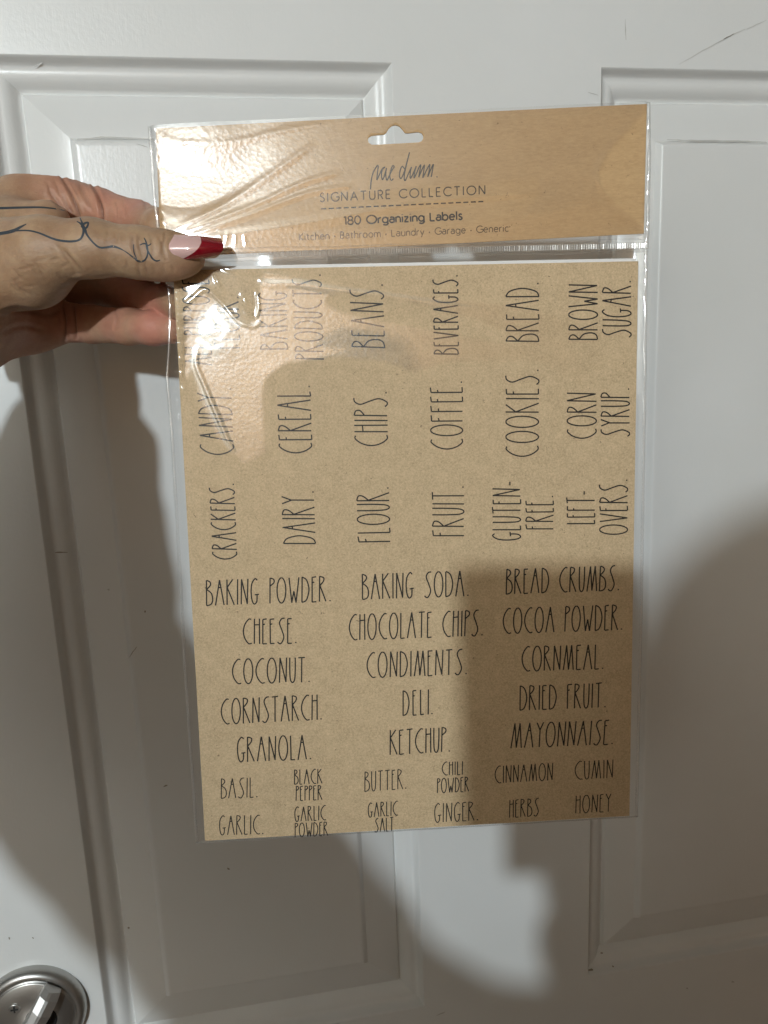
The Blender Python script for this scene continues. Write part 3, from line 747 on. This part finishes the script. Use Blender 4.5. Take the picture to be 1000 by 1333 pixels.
# where the film clings to the paper it hardly reflects; where it stands clear it does
def pxpoly(pts): return inpoly(UU, VVg, [tuple(uv(*p, .001)) for p in pts])
lift = np.full(UU.shape, .09)
lift[pxpoly([(190, 130), (850, 130), (846, 312), (200, 345)])] = .80
lift[pxpoly([(843, 140), (822, 165), (795, 195), (779, 226), (783, 246), (800, 266), (836, 292)])] = .12
lift[pxpoly([(262, 266), (420, 258), (560, 242), (700, 232), (700, 262), (640, 300), (450, 300), (262, 296)])] = .55
lift[pxpoly([(252, 480), (262, 520), (284, 570), (318, 604), (346, 588), (341, 520), (346, 492), (372, 472), (440, 464), (500, 470), (540, 486), (580, 470), (700, 470), (760, 500), (800, 430), (640, 395), (560, 388), (440, 374), (390, 364), (345, 356), (330, 420), (300, 440), (270, 440), (250, 440)])] = 1.0
lift[pxpoly([(425, 386), (450, 380), (500, 384), (560, 398), (620, 416), (700, 452), (640, 446), (560, 430), (490, 418), (440, 406), (424, 396)])] = .09
lift[pxpoly([(234, 412), (262, 380), (274, 380), (300, 405), (320, 422), (325, 450), (262, 460), (238, 500)])] = .9
fade = np.clip(1 - (UU - uv(560, 430)[0]) / (uv(800, 430)[0] - uv(560, 430)[0]), 0, 1); below = VVg > uv(500, 345)[1]
lift = np.where(below & (UU > uv(560, 430)[0]), .09 + (lift - .09) * fade, lift)
for _ in range(6):
    L2 = np.pad(lift, 1, mode='edge'); lift = (L2[:-2, 1:-1] + L2[2:, 1:-1] + L2[1:-1, :-2] + L2[1:-1, 2:] + 2 * lift) / 6
cg = uv(262, 212, .001); cs = uv(284, 430, .001)
haze = .16 + .50 * np.exp(-(((UU - cg[0]) / .036) ** 2 + ((VVg - cg[1]) / .016) ** 2) ** 1.5) + .25 * np.exp(-((UU - cs[0]) ** 2 + (VVg - cs[1]) ** 2) / .013 ** 2)
ha_ = front.data.attributes.new('haze', 'FLOAT', 'POINT'); ha_.data.foreach_set('value', haze.ravel().astype(np.float32))
la_ = front.data.attributes.new('lift', 'FLOAT', 'POINT'); la_.data.foreach_set('value', lift.ravel().astype(np.float32))
# back film: coarse flat sheet below the contents, hole left open
NUo, NVo, UUo, VVo = NU, NV, UU, VVg
sl = (slice(None, None, 6), slice(None, None, 6))
UU, VVg = UUo[::6, ::6], VVo[::6, ::6]; UU[:, -1] = UUo[::6, -1]; VVg = VVg.copy(); VVg[-1, :] = VVo[-1, ::6]; NV, NU = UU.shape
dub = np.minimum(UU - edge_at(LEFT, VVg), edge_at(RIGHT, VVg) - UU)
gridmesh('bag_back_film', -.0030 * sm(dub / .006) - .0001 + .0002 * np.sin(UU * 300) * sm(dub / .006), m_filmback, inpoly(UU, VVg, hu_))
UU, VVg, NU, NV = UUo, VVo, NUo, NVo
# heat-sealed side strips
for tab, sg in ((LEFT, 1), (RIGHT, -1)):
    pts = [np.array([edge_at(tab, y), y]) for y in np.linspace(c4[0][1] if sg > 0 else c4[1][1], c4[3][1] if sg > 0 else c4[2][1], 160)]
    V = []; 
    for i, p in enumerate(pts): 
        z = .0006 + .00025 * math.sin(i * 1.9) * (i < 40) + .0002 * math.sin(i * .6)
        V += [pk(p[0] - sg * .0002, p[1], .0001), pk(p[0] + sg * .0006, p[1], z), pk(p[0] + sg * .0013, p[1], .0001)]
    f = []
    for i in range(len(pts) - 1):
        for a in range(2): f.append((3 * i + a, 3 * i + a + 1, 3 * i + 4 + a, 3 * i + 3 + a))
    under(mesh('side_seal', V, f, m_seal, smooth=True), pack)
V = []; f = []
for i in range(61):
    a = uv(255 + 575 * i / 60, 1097 - 34 * i / 60 + .2 * math.sin(i), 0); V += [pk(a[0], a[1] - .0010, .0009), pk(a[0], a[1] - .0003, .0007), pk(a[0], a[1] + .0003, .0001)]
for i in range(60):
    for a in range(2): f.append((3 * i + a, 3 * i + a + 1, 3 * i + 4 + a, 3 * i + 3 + a))
under(mesh('bottom_seal', V, f, m_seal, smooth=True), pack)
# ribbed resealing strip between header card and sheet
def strip(y_of, half, n, m, name, amp):
    V = []; f = []
    for i in range(n + 1):
        x = 262 + (844 - 262) * i / n; yc = y_of(x); a = uv(x, yc - half, .0014); b = uv(x, yc + half, .0014)
        h = .0016 + (amp if i % 2 else 0) * rnd.uniform(.85, 1.2)
        V += [pk(a[0], a[1], .0012), pk(*(a * .85 + b * .15), h), pk(*(a * .15 + b * .85), h), pk(b[0], b[1], .0012)]
    for i in range(n):
        for a in range(3): f.append((4 * i + a, 4 * i + a + 1, 4 * i + 5 + a, 4 * i + 4 + a))
    return mesh(name, V, f, m)
m_rib = film_mat('ribbed_strip_plastic', .22, .2, fmin=.16, cloud=.06)
under(strip(lambda x: 319.6 + (844 - x) * .0225, 4.6, 372, m_rib, 'ribbed_strip', .00022), pack)
# tape flap band lying over the gap: a slightly milky film with two folded edges
for dy, hw in ((-8.5, .7), (8.0, .8)):
    V = []; f = []
    for i in range(121):
        x = 250 + (843 - 250) * i / 120; yc = 319.6 + (844 - x) * .0225 + dy + .6 * math.sin(i * .21)
        for k, (o_, h) in enumerate(((-hw, .0014), (0, .0021), (hw, .0014))):
            a = uv(x, yc + o_, .0014); V.append(pk(a[0], a[1], h))
    for i in range(120):
        for a in range(2): f.append((3 * i + a, 3 * i + a + 1, 3 * i + 4 + a, 3 * i + 3 + a))
    under(mesh('flap_fold', V, f, m_seal, smooth=True), pack)

# ------------------------------------------------------------------ signed-distance modelling for the person
def sdf_mesh(fn, lo_, hi, vox):
    import importlib
    try: vdb = importlib.import_module('openvdb')
    except Exception: vdb = importlib.import_module('pyopenvdb')
    n = np.ceil((hi - lo_) / vox).astype(int) + 1
    out = np.empty(n, np.float32)
    ys = lo_[1] + vox * np.arange(n[1], dtype=np.float32); zs_ = lo_[2] + vox * np.arange(n[2], dtype=np.float32)
    Y, Z = np.meshgrid(ys, zs_, indexing='ij')
    for i0 in range(0, n[0], 16):
        xs_ = lo_[0] + vox * np.arange(i0, min(n[0], i0 + 16), dtype=np.float32)
        X = np.broadcast_to(xs_[:, None, None], (len(xs_),) + Y.shape)
        out[i0:i0 + len(xs_)] = fn(X, np.broadcast_to(Y, X.shape), np.broadcast_to(Z, X.shape))
    bg = vox * 6; out = np.clip(out, -bg, bg)
    g = vdb.FloatGrid(float(bg)); g.copyFromArray(out.astype(float), tolerance=0.0)
    pts, quads = g.convertToQuads(0.0)
    return pts * vox + lo_, quads
def cone(X, Y, Z, a, b, ra, rb, flat=None):
    ba = b - a; L2 = ba @ ba; px, py, pz_ = X - a[0], Y - a[1], Z - a[2]
    h = np.clip((px * ba[0] + py * ba[1] + pz_ * ba[2]) / L2, 0, 1)
    qx, qy, qz = px - ba[0] * h, py - ba[1] * h, pz_ - ba[2] * h
    if flat is not None:                      # squash along a direction: (dir, factor)
        d_, k = flat; s = qx * d_[0] + qy * d_[1] + qz * d_[2]; qx = qx + d_[0] * s * (k - 1); qy = qy + d_[1] * s * (k - 1); qz = qz + d_[2] * s * (k - 1)
    return np.sqrt(qx * qx + qy * qy + qz * qz) - (ra + (rb - ra) * h)
def smin(a, b, k):
    h = np.clip(.5 + .5 * (b - a) / k, 0, 1); return b + (a - b) * h - k * h * (1 - h)
def chain(X, Y, Z, pts, k=.003):
    d = None
    for (p, r), (q, s) in zip(pts[:-1], pts[1:]):
        c_ = cone(X, Y, Z, p, q, r, s); d = c_ if d is None else smin(d, c_, k)
    return d
def pz_at(px, py):
    r = ray(px, py); return (PO @ PN) / (r @ PN)
zf = pz_at(250, 330)                         # package depth where it is pinched
SHL = np.array([-.162, .255, -.18]); ELL = np.array([-.258, .065, .07]); SHR = np.array([.15, .27, -.36]); ELR = np.array([.006, .275, -.13]); HR = np.array([-.016, .172, -.032])
HD = np.array([-.006, .076, -.35])
WR = np.array([-.1870, -.0665, .300])                      # wrist
thumb = [(P(-95, 345, .335), .0165), (P(60, 328, zf - .0065), .0130), (P(120, 323, zf - .0105), .0106), (P(182, 329, zf - .0100), .0093), (P(215, 332, zf - .0092), .0088), (P(240, 331, zf - .0086), .0074)]
thumb_pad = [(P(205, 337, zf - .0085), .0070), (P(236, 338, zf - .0082), .0058), (P(258, 333, zf - .0078), .0036)]
index = [(P(40, 268, .348), .0132), (P(74, 262, .349), .0118), (P(130, 274, .347), .0092), (P(180, 288, .340), .0084), (P(212, 298, zf + .0125), .0078), (P(244, 308, zf + .0100), .0068)]
middle = [(P(35, 320, .362), .0135), (P(75, 318, .364), .0110), (P(140, 330, .362), .0090), (P(190, 340, .345), .0084), (P(235, 345, zf + .0105), .0072)]
ring = [(P(30, 372, .366), .0130), (P(75, 372, .369), .0105), (P(135, 378, .366), .0086), (P(182, 388, .352), .0080), (P(214, 394, .338), .0074), (P(240, 398, zf + .0110), .0064)]
pinky = [(P(30, 418, .362), .0125), (P(72, 419, .362), .0098), (P(120, 422, .354), .0083), (P(168, 425, .342), .0078), (P(200, 427, .333), .0072), (P(224, 429, .329), .0062)]
def hand_sdf(X, Y, Z):
    W_ = WR
    palm = cone(X, Y, Z, W_, P(45, 270, .350), .0225, .0130)
    palm = smin(palm, cone(X, Y, Z, W_ + np.array([-.002, .0, .012]), P(42, 320, .362), .0225, .0140), .010)
    palm = smin(palm, cone(X, Y, Z, W_ + np.array([-.002, -.006, .018]), P(38, 372, .366), .0225, .0135), .010)
    palm = smin(palm, cone(X, Y, Z, W_ + np.array([-.004, -.011, .024]), P(36, 418, .361), .0215, .0125), .010)
    palm = smin(palm, cone(X, Y, Z, P(-110, 402, .345), P(40, 422, .358), .0190, .0125), .008)     # heel of the hand
    palm = smin(palm, cone(X, Y, Z, P(-100, 358, .318), P(40, 350, .310), .0180, .0162), .0025)      # ball of the thumb
    palm = smin(palm, cone(X, Y, Z, P(-70, 330, .335), P(62, 292, .330), .0200, .0100), .008)       # web between thumb and index
    palm = smin(palm, cone(X, Y, Z, W_, W_ + (ELL - W_) * .4, .0205, .0290), .012)
    palm = smin(palm, cone(X, Y, Z, P(-70, 322, .345), P(42, 262, .350), .0215, .0120), .008)
    d = None
    for f_ in (index, middle, ring, pinky):
        q = smin(palm, chain(X, Y, Z, f_), .006); d = q if d is None else np.minimum(d, q)
    th = smin(chain(X, Y, Z, thumb, .004), chain(X, Y, Z, thumb_pad), .004)
    q = smin(palm, th, .008)
    return np.minimum(d, q)
lo_h = np.array([-.215, -.150, .275]); hi_h = np.array([-.072, -.045, .395])
hv, hq = sdf_mesh(hand_sdf, lo_h, hi_h, .00075)
def proj(c): return np.stack([CX + F * c[:, 0] / c[:, 2], CY + F * c[:, 1] / c[:, 2]], 1)
# normals for displacement
def vnormals(v, q):
    n = np.zeros_like(v); a = np.cross(v[q[:, 2]] - v[q[:, 0]], v[q[:, 3]] - v[q[:, 1]])
    for k in range(4): np.add.at(n, q[:, k], a)
    return n / (np.linalg.norm(n, axis=1, keepdims=True) + 1e-12)
vn = vnormals(hv, hq)
eps = .0005
if np.mean(hand_sdf(*(hv + vn * eps).T) > hand_sdf(*hv.T)) < .5: vn = -vn; hq = hq[:, ::-1]
pp = proj(hv); facing = np.clip(-(vn[:, 2]) * 2.5 + .6, 0, 1)
fold_shade = np.zeros(len(hv)); disp = np.zeros(len(hv))
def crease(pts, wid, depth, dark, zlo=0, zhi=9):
    global fold_shade, disp
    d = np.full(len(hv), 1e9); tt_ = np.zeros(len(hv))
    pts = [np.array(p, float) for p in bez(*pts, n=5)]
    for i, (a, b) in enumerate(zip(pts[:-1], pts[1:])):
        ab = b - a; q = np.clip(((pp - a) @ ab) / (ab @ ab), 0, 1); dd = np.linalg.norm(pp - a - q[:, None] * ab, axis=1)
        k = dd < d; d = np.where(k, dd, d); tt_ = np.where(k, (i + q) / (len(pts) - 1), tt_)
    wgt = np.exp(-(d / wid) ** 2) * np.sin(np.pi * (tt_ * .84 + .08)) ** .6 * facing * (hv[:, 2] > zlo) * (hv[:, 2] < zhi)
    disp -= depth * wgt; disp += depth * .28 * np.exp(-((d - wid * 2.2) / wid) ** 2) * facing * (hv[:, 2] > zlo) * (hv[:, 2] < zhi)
    fold_shade = np.maximum(fold_shade, dark * np.exp(-(d / (wid * .75)) ** 2) * np.sin(np.pi * (tt_ * .84 + .08)) ** .6 * facing * (hv[:, 2] > zlo) * (hv[:, 2] < zhi))  # mask for the shade painted along each crease
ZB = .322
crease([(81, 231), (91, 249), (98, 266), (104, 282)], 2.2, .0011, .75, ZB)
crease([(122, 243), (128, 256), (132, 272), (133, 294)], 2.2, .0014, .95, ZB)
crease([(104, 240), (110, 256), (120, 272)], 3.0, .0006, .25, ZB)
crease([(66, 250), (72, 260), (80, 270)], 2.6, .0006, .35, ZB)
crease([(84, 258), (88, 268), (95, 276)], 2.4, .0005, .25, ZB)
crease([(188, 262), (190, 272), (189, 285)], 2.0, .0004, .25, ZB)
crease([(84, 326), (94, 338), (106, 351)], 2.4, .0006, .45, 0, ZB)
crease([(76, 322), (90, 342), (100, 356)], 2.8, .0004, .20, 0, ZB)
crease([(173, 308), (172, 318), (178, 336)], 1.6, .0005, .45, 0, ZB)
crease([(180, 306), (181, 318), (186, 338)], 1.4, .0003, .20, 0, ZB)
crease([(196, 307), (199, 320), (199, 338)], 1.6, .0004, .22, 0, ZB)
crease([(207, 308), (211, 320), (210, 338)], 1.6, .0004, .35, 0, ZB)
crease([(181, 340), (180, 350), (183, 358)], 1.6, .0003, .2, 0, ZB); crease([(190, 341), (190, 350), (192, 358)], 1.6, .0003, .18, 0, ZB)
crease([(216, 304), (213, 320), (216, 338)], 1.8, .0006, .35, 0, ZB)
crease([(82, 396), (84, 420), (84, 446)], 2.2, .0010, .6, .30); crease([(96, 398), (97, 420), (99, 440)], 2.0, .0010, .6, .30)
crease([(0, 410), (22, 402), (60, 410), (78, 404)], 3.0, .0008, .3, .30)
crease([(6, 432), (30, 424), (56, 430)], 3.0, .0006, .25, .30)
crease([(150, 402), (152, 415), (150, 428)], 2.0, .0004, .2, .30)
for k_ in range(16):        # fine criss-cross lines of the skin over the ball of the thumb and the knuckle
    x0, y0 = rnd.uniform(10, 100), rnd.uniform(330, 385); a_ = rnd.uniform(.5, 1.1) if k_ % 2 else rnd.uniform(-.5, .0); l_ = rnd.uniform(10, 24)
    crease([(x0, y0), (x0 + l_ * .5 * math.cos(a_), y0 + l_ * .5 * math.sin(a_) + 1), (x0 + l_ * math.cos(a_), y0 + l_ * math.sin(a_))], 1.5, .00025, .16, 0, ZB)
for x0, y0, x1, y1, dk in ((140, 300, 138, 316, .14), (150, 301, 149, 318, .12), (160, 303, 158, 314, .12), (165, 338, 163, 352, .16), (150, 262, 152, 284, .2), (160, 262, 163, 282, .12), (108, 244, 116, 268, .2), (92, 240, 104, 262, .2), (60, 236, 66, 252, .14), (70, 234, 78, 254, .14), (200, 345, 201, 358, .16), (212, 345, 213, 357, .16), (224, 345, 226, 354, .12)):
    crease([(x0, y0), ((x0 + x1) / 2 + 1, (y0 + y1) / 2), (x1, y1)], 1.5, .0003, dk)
hv2 = hv + vn * disp[:, None]
flush = np.zeros(len(hv))
def blush(px, py, z, rad, s):
    global flush
    d = np.linalg.norm(hv - P(px, py, z), axis=1); flush = np.maximum(flush, s * np.exp(-(d / rad) ** 2))
for a in ((95, 250, .345, .020, .35), (30, 440, .35, .03, .30), (90, 425, .35, .02, .40), (150, 268, .345, .016, .60), (190, 285, .340, .018, .62), (232, 300, .335, .014, .6), (215, 395, .338, .014, .75), (190, 350, .350, .02, .6), (208, 426, .333, .012, .95), (160, 420, .342, .012, .55), (130, 420, .35, .012, .35), (185, 390, .35, .015, .6), (228, 348, zf - .008, .007, .30)):
    blush(*a)
# the rest of the body, coarse, behind and beside the camera
UPc = -VV
def body_sdf(X, Y, Z):
    c_ = lambda a, b, ra, rb, fl=None: cone(X, Y, Z, np.asarray(a, float), np.asarray(b, float), ra, rb, fl)
    dn = VV
    neck = np.array([-.005, .240, -.37])
    d = c_(HD + dn * .02, HD - dn * .045, .072, .085)
    d = smin(d, c_(HD + dn * .05 + np.array([0, 0, .03]), HD + dn * .085 + np.array([0, 0, .035]), .045, .028), .03)   # jaw
    d = smin(d, c_(HD + np.array([0, .02, .085]), HD + np.array([0, .035, .10]), .010, .014), .012)                    # nose
    d = smin(d, c_(HD + dn * .05, neck, .050, .055), .03)
    chest = neck + dn * .16; hip = neck + dn * .52 + np.array([0, 0, -.02])
    d = smin(d, c_(SHL * .9 + neck * .1, SHR * .9 + neck * .1, .055, .055), .05)
    d = smin(d, c_(chest - VH * .06, hip - VH * .05, .105, .10), .06); d = smin(d, c_(chest + VH * .06, hip + VH * .05, .105, .10), .06)
    d = smin(d, c_(SHL, ELL, .046, .038), .03); d = smin(d, c_(ELL, WR, .037, .0245), .02)
    d = smin(d, c_(SHR, ELR, .046, .038), .03); d = smin(d, c_(ELR, HR + np.array([.02, .03, -.01]), .036, .024), .02)
    d = smin(d, c_(HR + np.array([.02, .03, -.01]), HR + np.array([-.005, -.01, -.012]), .030, .027), .015)
    for k, (a, b) in enumerate((((.030, -.045, -.02), (-.01, -.050, -.012)), ((.032, -.022, -.02), (-.01, -.026, -.010)), ((.032, .0, -.02), (-.01, -.003, -.010)), ((.030, .020, -.02), (-.006, .018, -.010)))):
        d = smin(d, c_(HR + np.array(a) + np.array([.005, 0, 0]), HR + np.array(b) + np.array([.012, 0, .0]), .010, .008), .006)
    for s in (-1, 1):
        kn = hip + dn * .42 + VH * s * .09; an = hip + dn * .80 + VH * s * .10
        d = smin(d, c_(hip + VH * s * .085, kn, .085, .058), .04); d = smin(d, c_(kn, an, .055, .038), .03)
        d = smin(d, c_(an + dn * .02, an + dn * .03 + NN * .16, .038, .030), .03)
    return d
bl, bh = np.array([-.45, -.25, -.75]), np.array([.50, 1.62, .36])
bv_, bq = sdf_mesh(body_sdf, bl, bh, .009)
nB = vnormals(bv_, bq)
if np.mean(body_sdf(*(bv_ + nB * .003).T) > body_sdf(*bv_.T)) < .5: bq = bq[:, ::-1]
# drop coarse faces where the fine hand takes over
keep = ~((bv_[bq].mean(1)[:, 0] > WR[0] - .0) & (bv_[bq].mean(1)[:, 2] > .3))
bq = bq[keep]
Vw = W3(np.vstack([hv2, bv_])); Q = np.vstack([hq, bq + len(hv2)])
def qmesh(name, V, Q, m):
    me = bpy.data.meshes.new(name); me.vertices.add(len(V)); me.vertices.foreach_set('co', np.asarray(V, np.float32).ravel())
    me.loops.add(Q.size); me.loops.foreach_set('vertex_index', Q.ravel().astype('i4'))
    me.polygons.add(len(Q)); me.polygons.foreach_set('loop_start', np.arange(0, Q.size, 4, dtype='i4'))
    me.update(calc_edges=True); me.validate(); me.polygons.foreach_set('use_smooth', [True] * len(me.polygons)); me.materials.append(m)
    o = bpy.data.objects.new(name, me); col.objects.link(o); return o
person = qmesh('person', Vw, Q, m_skin)
person['label'] = 'left hand with red tipped thumbnail and line tattoo pinching the clear label bag'; person['category'] = 'person'
for nm, arr in (('flush', flush), ('fold_shade', fold_shade)):
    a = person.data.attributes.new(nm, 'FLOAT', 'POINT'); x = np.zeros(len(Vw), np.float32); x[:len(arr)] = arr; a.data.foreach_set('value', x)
def sleeve_sdf(X, Y, Z):
    c_ = lambda a, b, ra, rb: cone(X, Y, Z, np.asarray(a, float), np.asarray(b, float), ra, rb)
    neck = np.array([-.005, .240, -.37]); dn = VV; chest = neck + dn * .16; hip = neck + dn * .52 + np.array([0, 0, -.02])
    cuffL = WR + (ELL - WR) * .20; cuffR = HR + (ELR - HR) * .22
    d = c_(SHL * .9 + neck * .1, SHR * .9 + neck * .1, .066, .066)
    d = smin(d, c_(chest - VH * .06, hip - VH * .05, .120, .125), .06); d = smin(d, c_(chest + VH * .06, hip + VH * .05, .120, .125), .06)
    d = smin(d, c_(SHL, ELL, .070, .066), .03); d = smin(d, c_(ELL, cuffL, .067, .037), .02)
    d = smin(d, c_(SHR, ELR, .070, .074), .03); d = smin(d, c_(ELR, cuffR, .072, .040), .02)
    return d + .0025 * np.sin(X * 70 + Y * 40) * np.sin(Y * 55 - Z * 60)
cv_, cq = sdf_mesh(sleeve_sdf, np.array([-.48, -.15, -.75]), np.array([.50, .95, .36]), .009)
sh = qmesh('jumper', W3(cv_), cq, m_cloth); sh.parent = person
def leg_sdf(X, Y, Z):
    neck = np.array([-.005, .240, -.37]); dn = VV; hip = neck + dn * .52 + np.array([0, 0, -.02]); d = None
    for s in (-1, 1):
        kn = hip + dn * .42 + VH * s * .09; an = hip + dn * .78 + VH * s * .10
        q = smin(cone(X, Y, Z, hip + VH * s * .085, kn, .098, .072), cone(X, Y, Z, kn, an, .070, .056), .03); d = q if d is None else smin(d, q, .03)
    return d
cv_, cq = sdf_mesh(leg_sdf, np.array([-.35, .5, -.85]), np.array([.40, 1.60, .0]), .010)
tr_ = qmesh('trousers', W3(cv_), cq, m_jean); tr_.parent = person
def hair_sdf(X, Y, Z):
    d = cone(X, Y, Z, HD - VV * .01 + np.array([0, 0, -.018]), HD - VV * .05 + np.array([0, 0, -.012]), .088, .090)
    d = smin(d, cone(X, Y, Z, HD + np.array([-.05, .02, -.04]), HD + np.array([-.075, .20, -.03]), .05, .035), .03)
    return smin(d, cone(X, Y, Z, HD + np.array([.05, .02, -.04]), HD + np.array([.075, .20, -.03]), .05, .035), .03)
cv_, cq = sdf_mesh(hair_sdf, HD - .2, HD + np.array([.2, .32, .2]), .008)
hr = qmesh('hair', W3(cv_), cq, m_hair); hr.parent = person
# phone in the other hand, its lens at the viewpoint
phx = thing('phone', tuple(W3((-.02, .06, -.014))), 'dark phone held up by the photographer facing the door', 'phone')
v, f = box(-.058, .014, -.003, .164, -.0145, -.0065)
v = [W3(q) for q in v]; po = mesh('phone_body', v, f, m_phone); under(po, phx); b_ = po.modifiers.new('bevel', 'BEVEL'); b_.width = .003; b_.segments = 3

# ------------------------------------------------------------------ thumb nail
def sb(t_): return np.interp(t_, [-1, -.4, 0, .4, .75, 1], [.62, .61, .57, .50, .40, .30])
NS1, NS2, NT_ = 26, 20, 30
ztop = (zf - .0092) - .0084
def nailpt(s, t_, inner=0):
    bw = 16.2 * (math.sqrt(max(0, 1 - (1 - min(s / .16, 1)) ** 2)) if s < .16 else 1) * (1 - .20 * max(0, s - .45) / .55)
    # squared tip with softened corners
    tip = 1 - .05 * abs(t_) ** 3 - .09 * max(0, t_) ** 1.5
    x = 217 + 74 * s * tip; yc = 321.3 + .6 * s + 1.2 * s * s; y = yc + bw * t_
    z = ztop - .0007 + .0032 * t_ ** 2 * (.6 + .4 * min(1, s / .2)) + .0042 * max(0, s - .35) ** 2 * 2.2 + (.0004 if s < .03 else 0)
    return P(x, y, z + inner)
V = []; mi = []
ss = []
for inner in (0, .0006):
    for i in range(NS1 + NS2 + 1):
        for j in range(NT_ + 1):
            t_ = -1 + 2 * j / NT_
            s = sb(t_) * i / NS1 if i <= NS1 else sb(t_) + (1 - sb(t_)) * (i - NS1) / NS2
            V.append(W3(nailpt(max(s, .002), t_, inner)))
Fc = []; n1_ = (NS1 + NS2 + 1) * (NT_ + 1)
for i in range(NS1 + NS2):
    for j in range(NT_):
        a = i * (NT_ + 1) + j; Fc.append((a, a + NT_ + 1, a + NT_ + 2, a + 1)); mi.append(0 if i < NS1 else 1)
        Fc.append((n1_ + a + 1, n1_ + a + NT_ + 2, n1_ + a + NT_ + 1, n1_ + a)); mi.append(0 if i < NS1 else 1)
ring_ = [j for j in range(NT_ + 1)] + [i * (NT_ + 1) + NT_ for i in range(1, NS1 + NS2 + 1)] + [(NS1 + NS2) * (NT_ + 1) + j for j in range(NT_ - 1, -1, -1)] + [i * (NT_ + 1) for i in range(NS1 + NS2 - 1, 0, -1)]
for k in range(len(ring_)):
    a, b = ring_[k], ring_[(k + 1) % len(ring_)]; Fc.append((a, b, n1_ + b, n1_ + a)); mi.append(1 if max(a, b) > NS1 * (NT_ + 1) + NT_ else 0)
nail = mesh('thumbnail', V, Fc, smooth=True, mats=[m_nail, m_nailred], midx=mi); nail.parent = person
nail['label'] = 'long pink thumbnail with a dark red slanted tip'

# ------------------------------------------------------------------ tattoo: ribbons laid on the skin
bvh = BVHTree.FromPolygons([tuple(x) for x in hv2], [tuple(int(i) for i in q) for q in hq])
def onskin(px, py, off=.00006):
    r = Vector(ray(px, py)).normalized(); hit = bvh.ray_cast(Vector((0, 0, 0)), r)
    if hit[0] is None: return None
    return np.array(hit[0]) - np.array(r) * off
def ink(pts, wid):
    TV_, TF = [], []
    d = bez(*pts, n=7); n = len(d); wid = [1.25 * q + .25 for q in wid]
    wd = wid if hasattr(wid, '__len__') else [wid] * len(pts); ws = [np.interp(i / (n - 1) * (len(pts) - 1), range(len(pts)), wd) for i in range(n)]
    v, f = ribbon_pts(d, ws, 0); q = [onskin(*p) for p in v]; k = len(TV_)
    TV_.extend([x if x is not None else np.zeros(3) for x in q])
    for fc in f:
        if all(q[i] is not None for i in fc) and max(np.linalg.norm(q[fc[0]] - q[i]) for i in fc) < .006: TF.append(tuple(i + k for i in fc))
    o = mesh('tattoo_line', [W3(x) for x in TV_], TF, m_tattoo); o.parent = person
ink([(-30, 271), (0, 270.9), (32, 270), (56, 270), (77, 272.5), (88, 275)], [2.4, 2.4, 2.0, 1.6, 1.0, .4])
ink([(-30, 306), (0, 304), (17, 300.5), (26, 296), (34.5, 291.5)], [3, 3.2, 3.4, 2.4, .5])
ink([(16, 300.8), (35, 300), (50, 303), (70, 311), (85, 314), (99, 313.6), (106, 309.6), (109, 300), (106, 292), (100, 288)], [1.2, 1.4, 1.6, 2.0, 2.2, 2.0, 2.0, 2.4, 2.0, .7])
ink([(104, 283), (107, 290), (111, 299), (113.6, 306), (121.6, 316), (129.6, 322), (139, 322), (147, 320.8), (155, 323), (161, 326)], [.7, 1.8, 2.4, 1.9, 1.6, 1.8, 2.0, 2.4, 1.6, .6])
ink([(106, 296), (110, 291), (115, 290), (113, 296), (109, 298)], [1.8, 2.2, 1.6, 2.0, 1.5])
ink([(161, 326), (167, 330), (174, 335.5), (181, 340.3), (188, 339), (192, 332), (192, 322.4), (190, 314.4), (187.6, 309.6)], [.7, .9, 1.3, 1.9, 1.6, 1.5, 1.6, 1.3, .8])
ink([(190.4, 316), (191.5, 324), (195, 331), (199, 337), (204, 339.7), (208.8, 338.4)], [1.3, 1.6, 1.4, 1.5, 1.4, .6])
ink([(182, 319), (188, 317), (193, 319.5), (197, 317)], [.7, 1.3, 1.3, .7])
ink([(174, 318), (174.5, 328), (178, 337)], [.6, .9, .7])
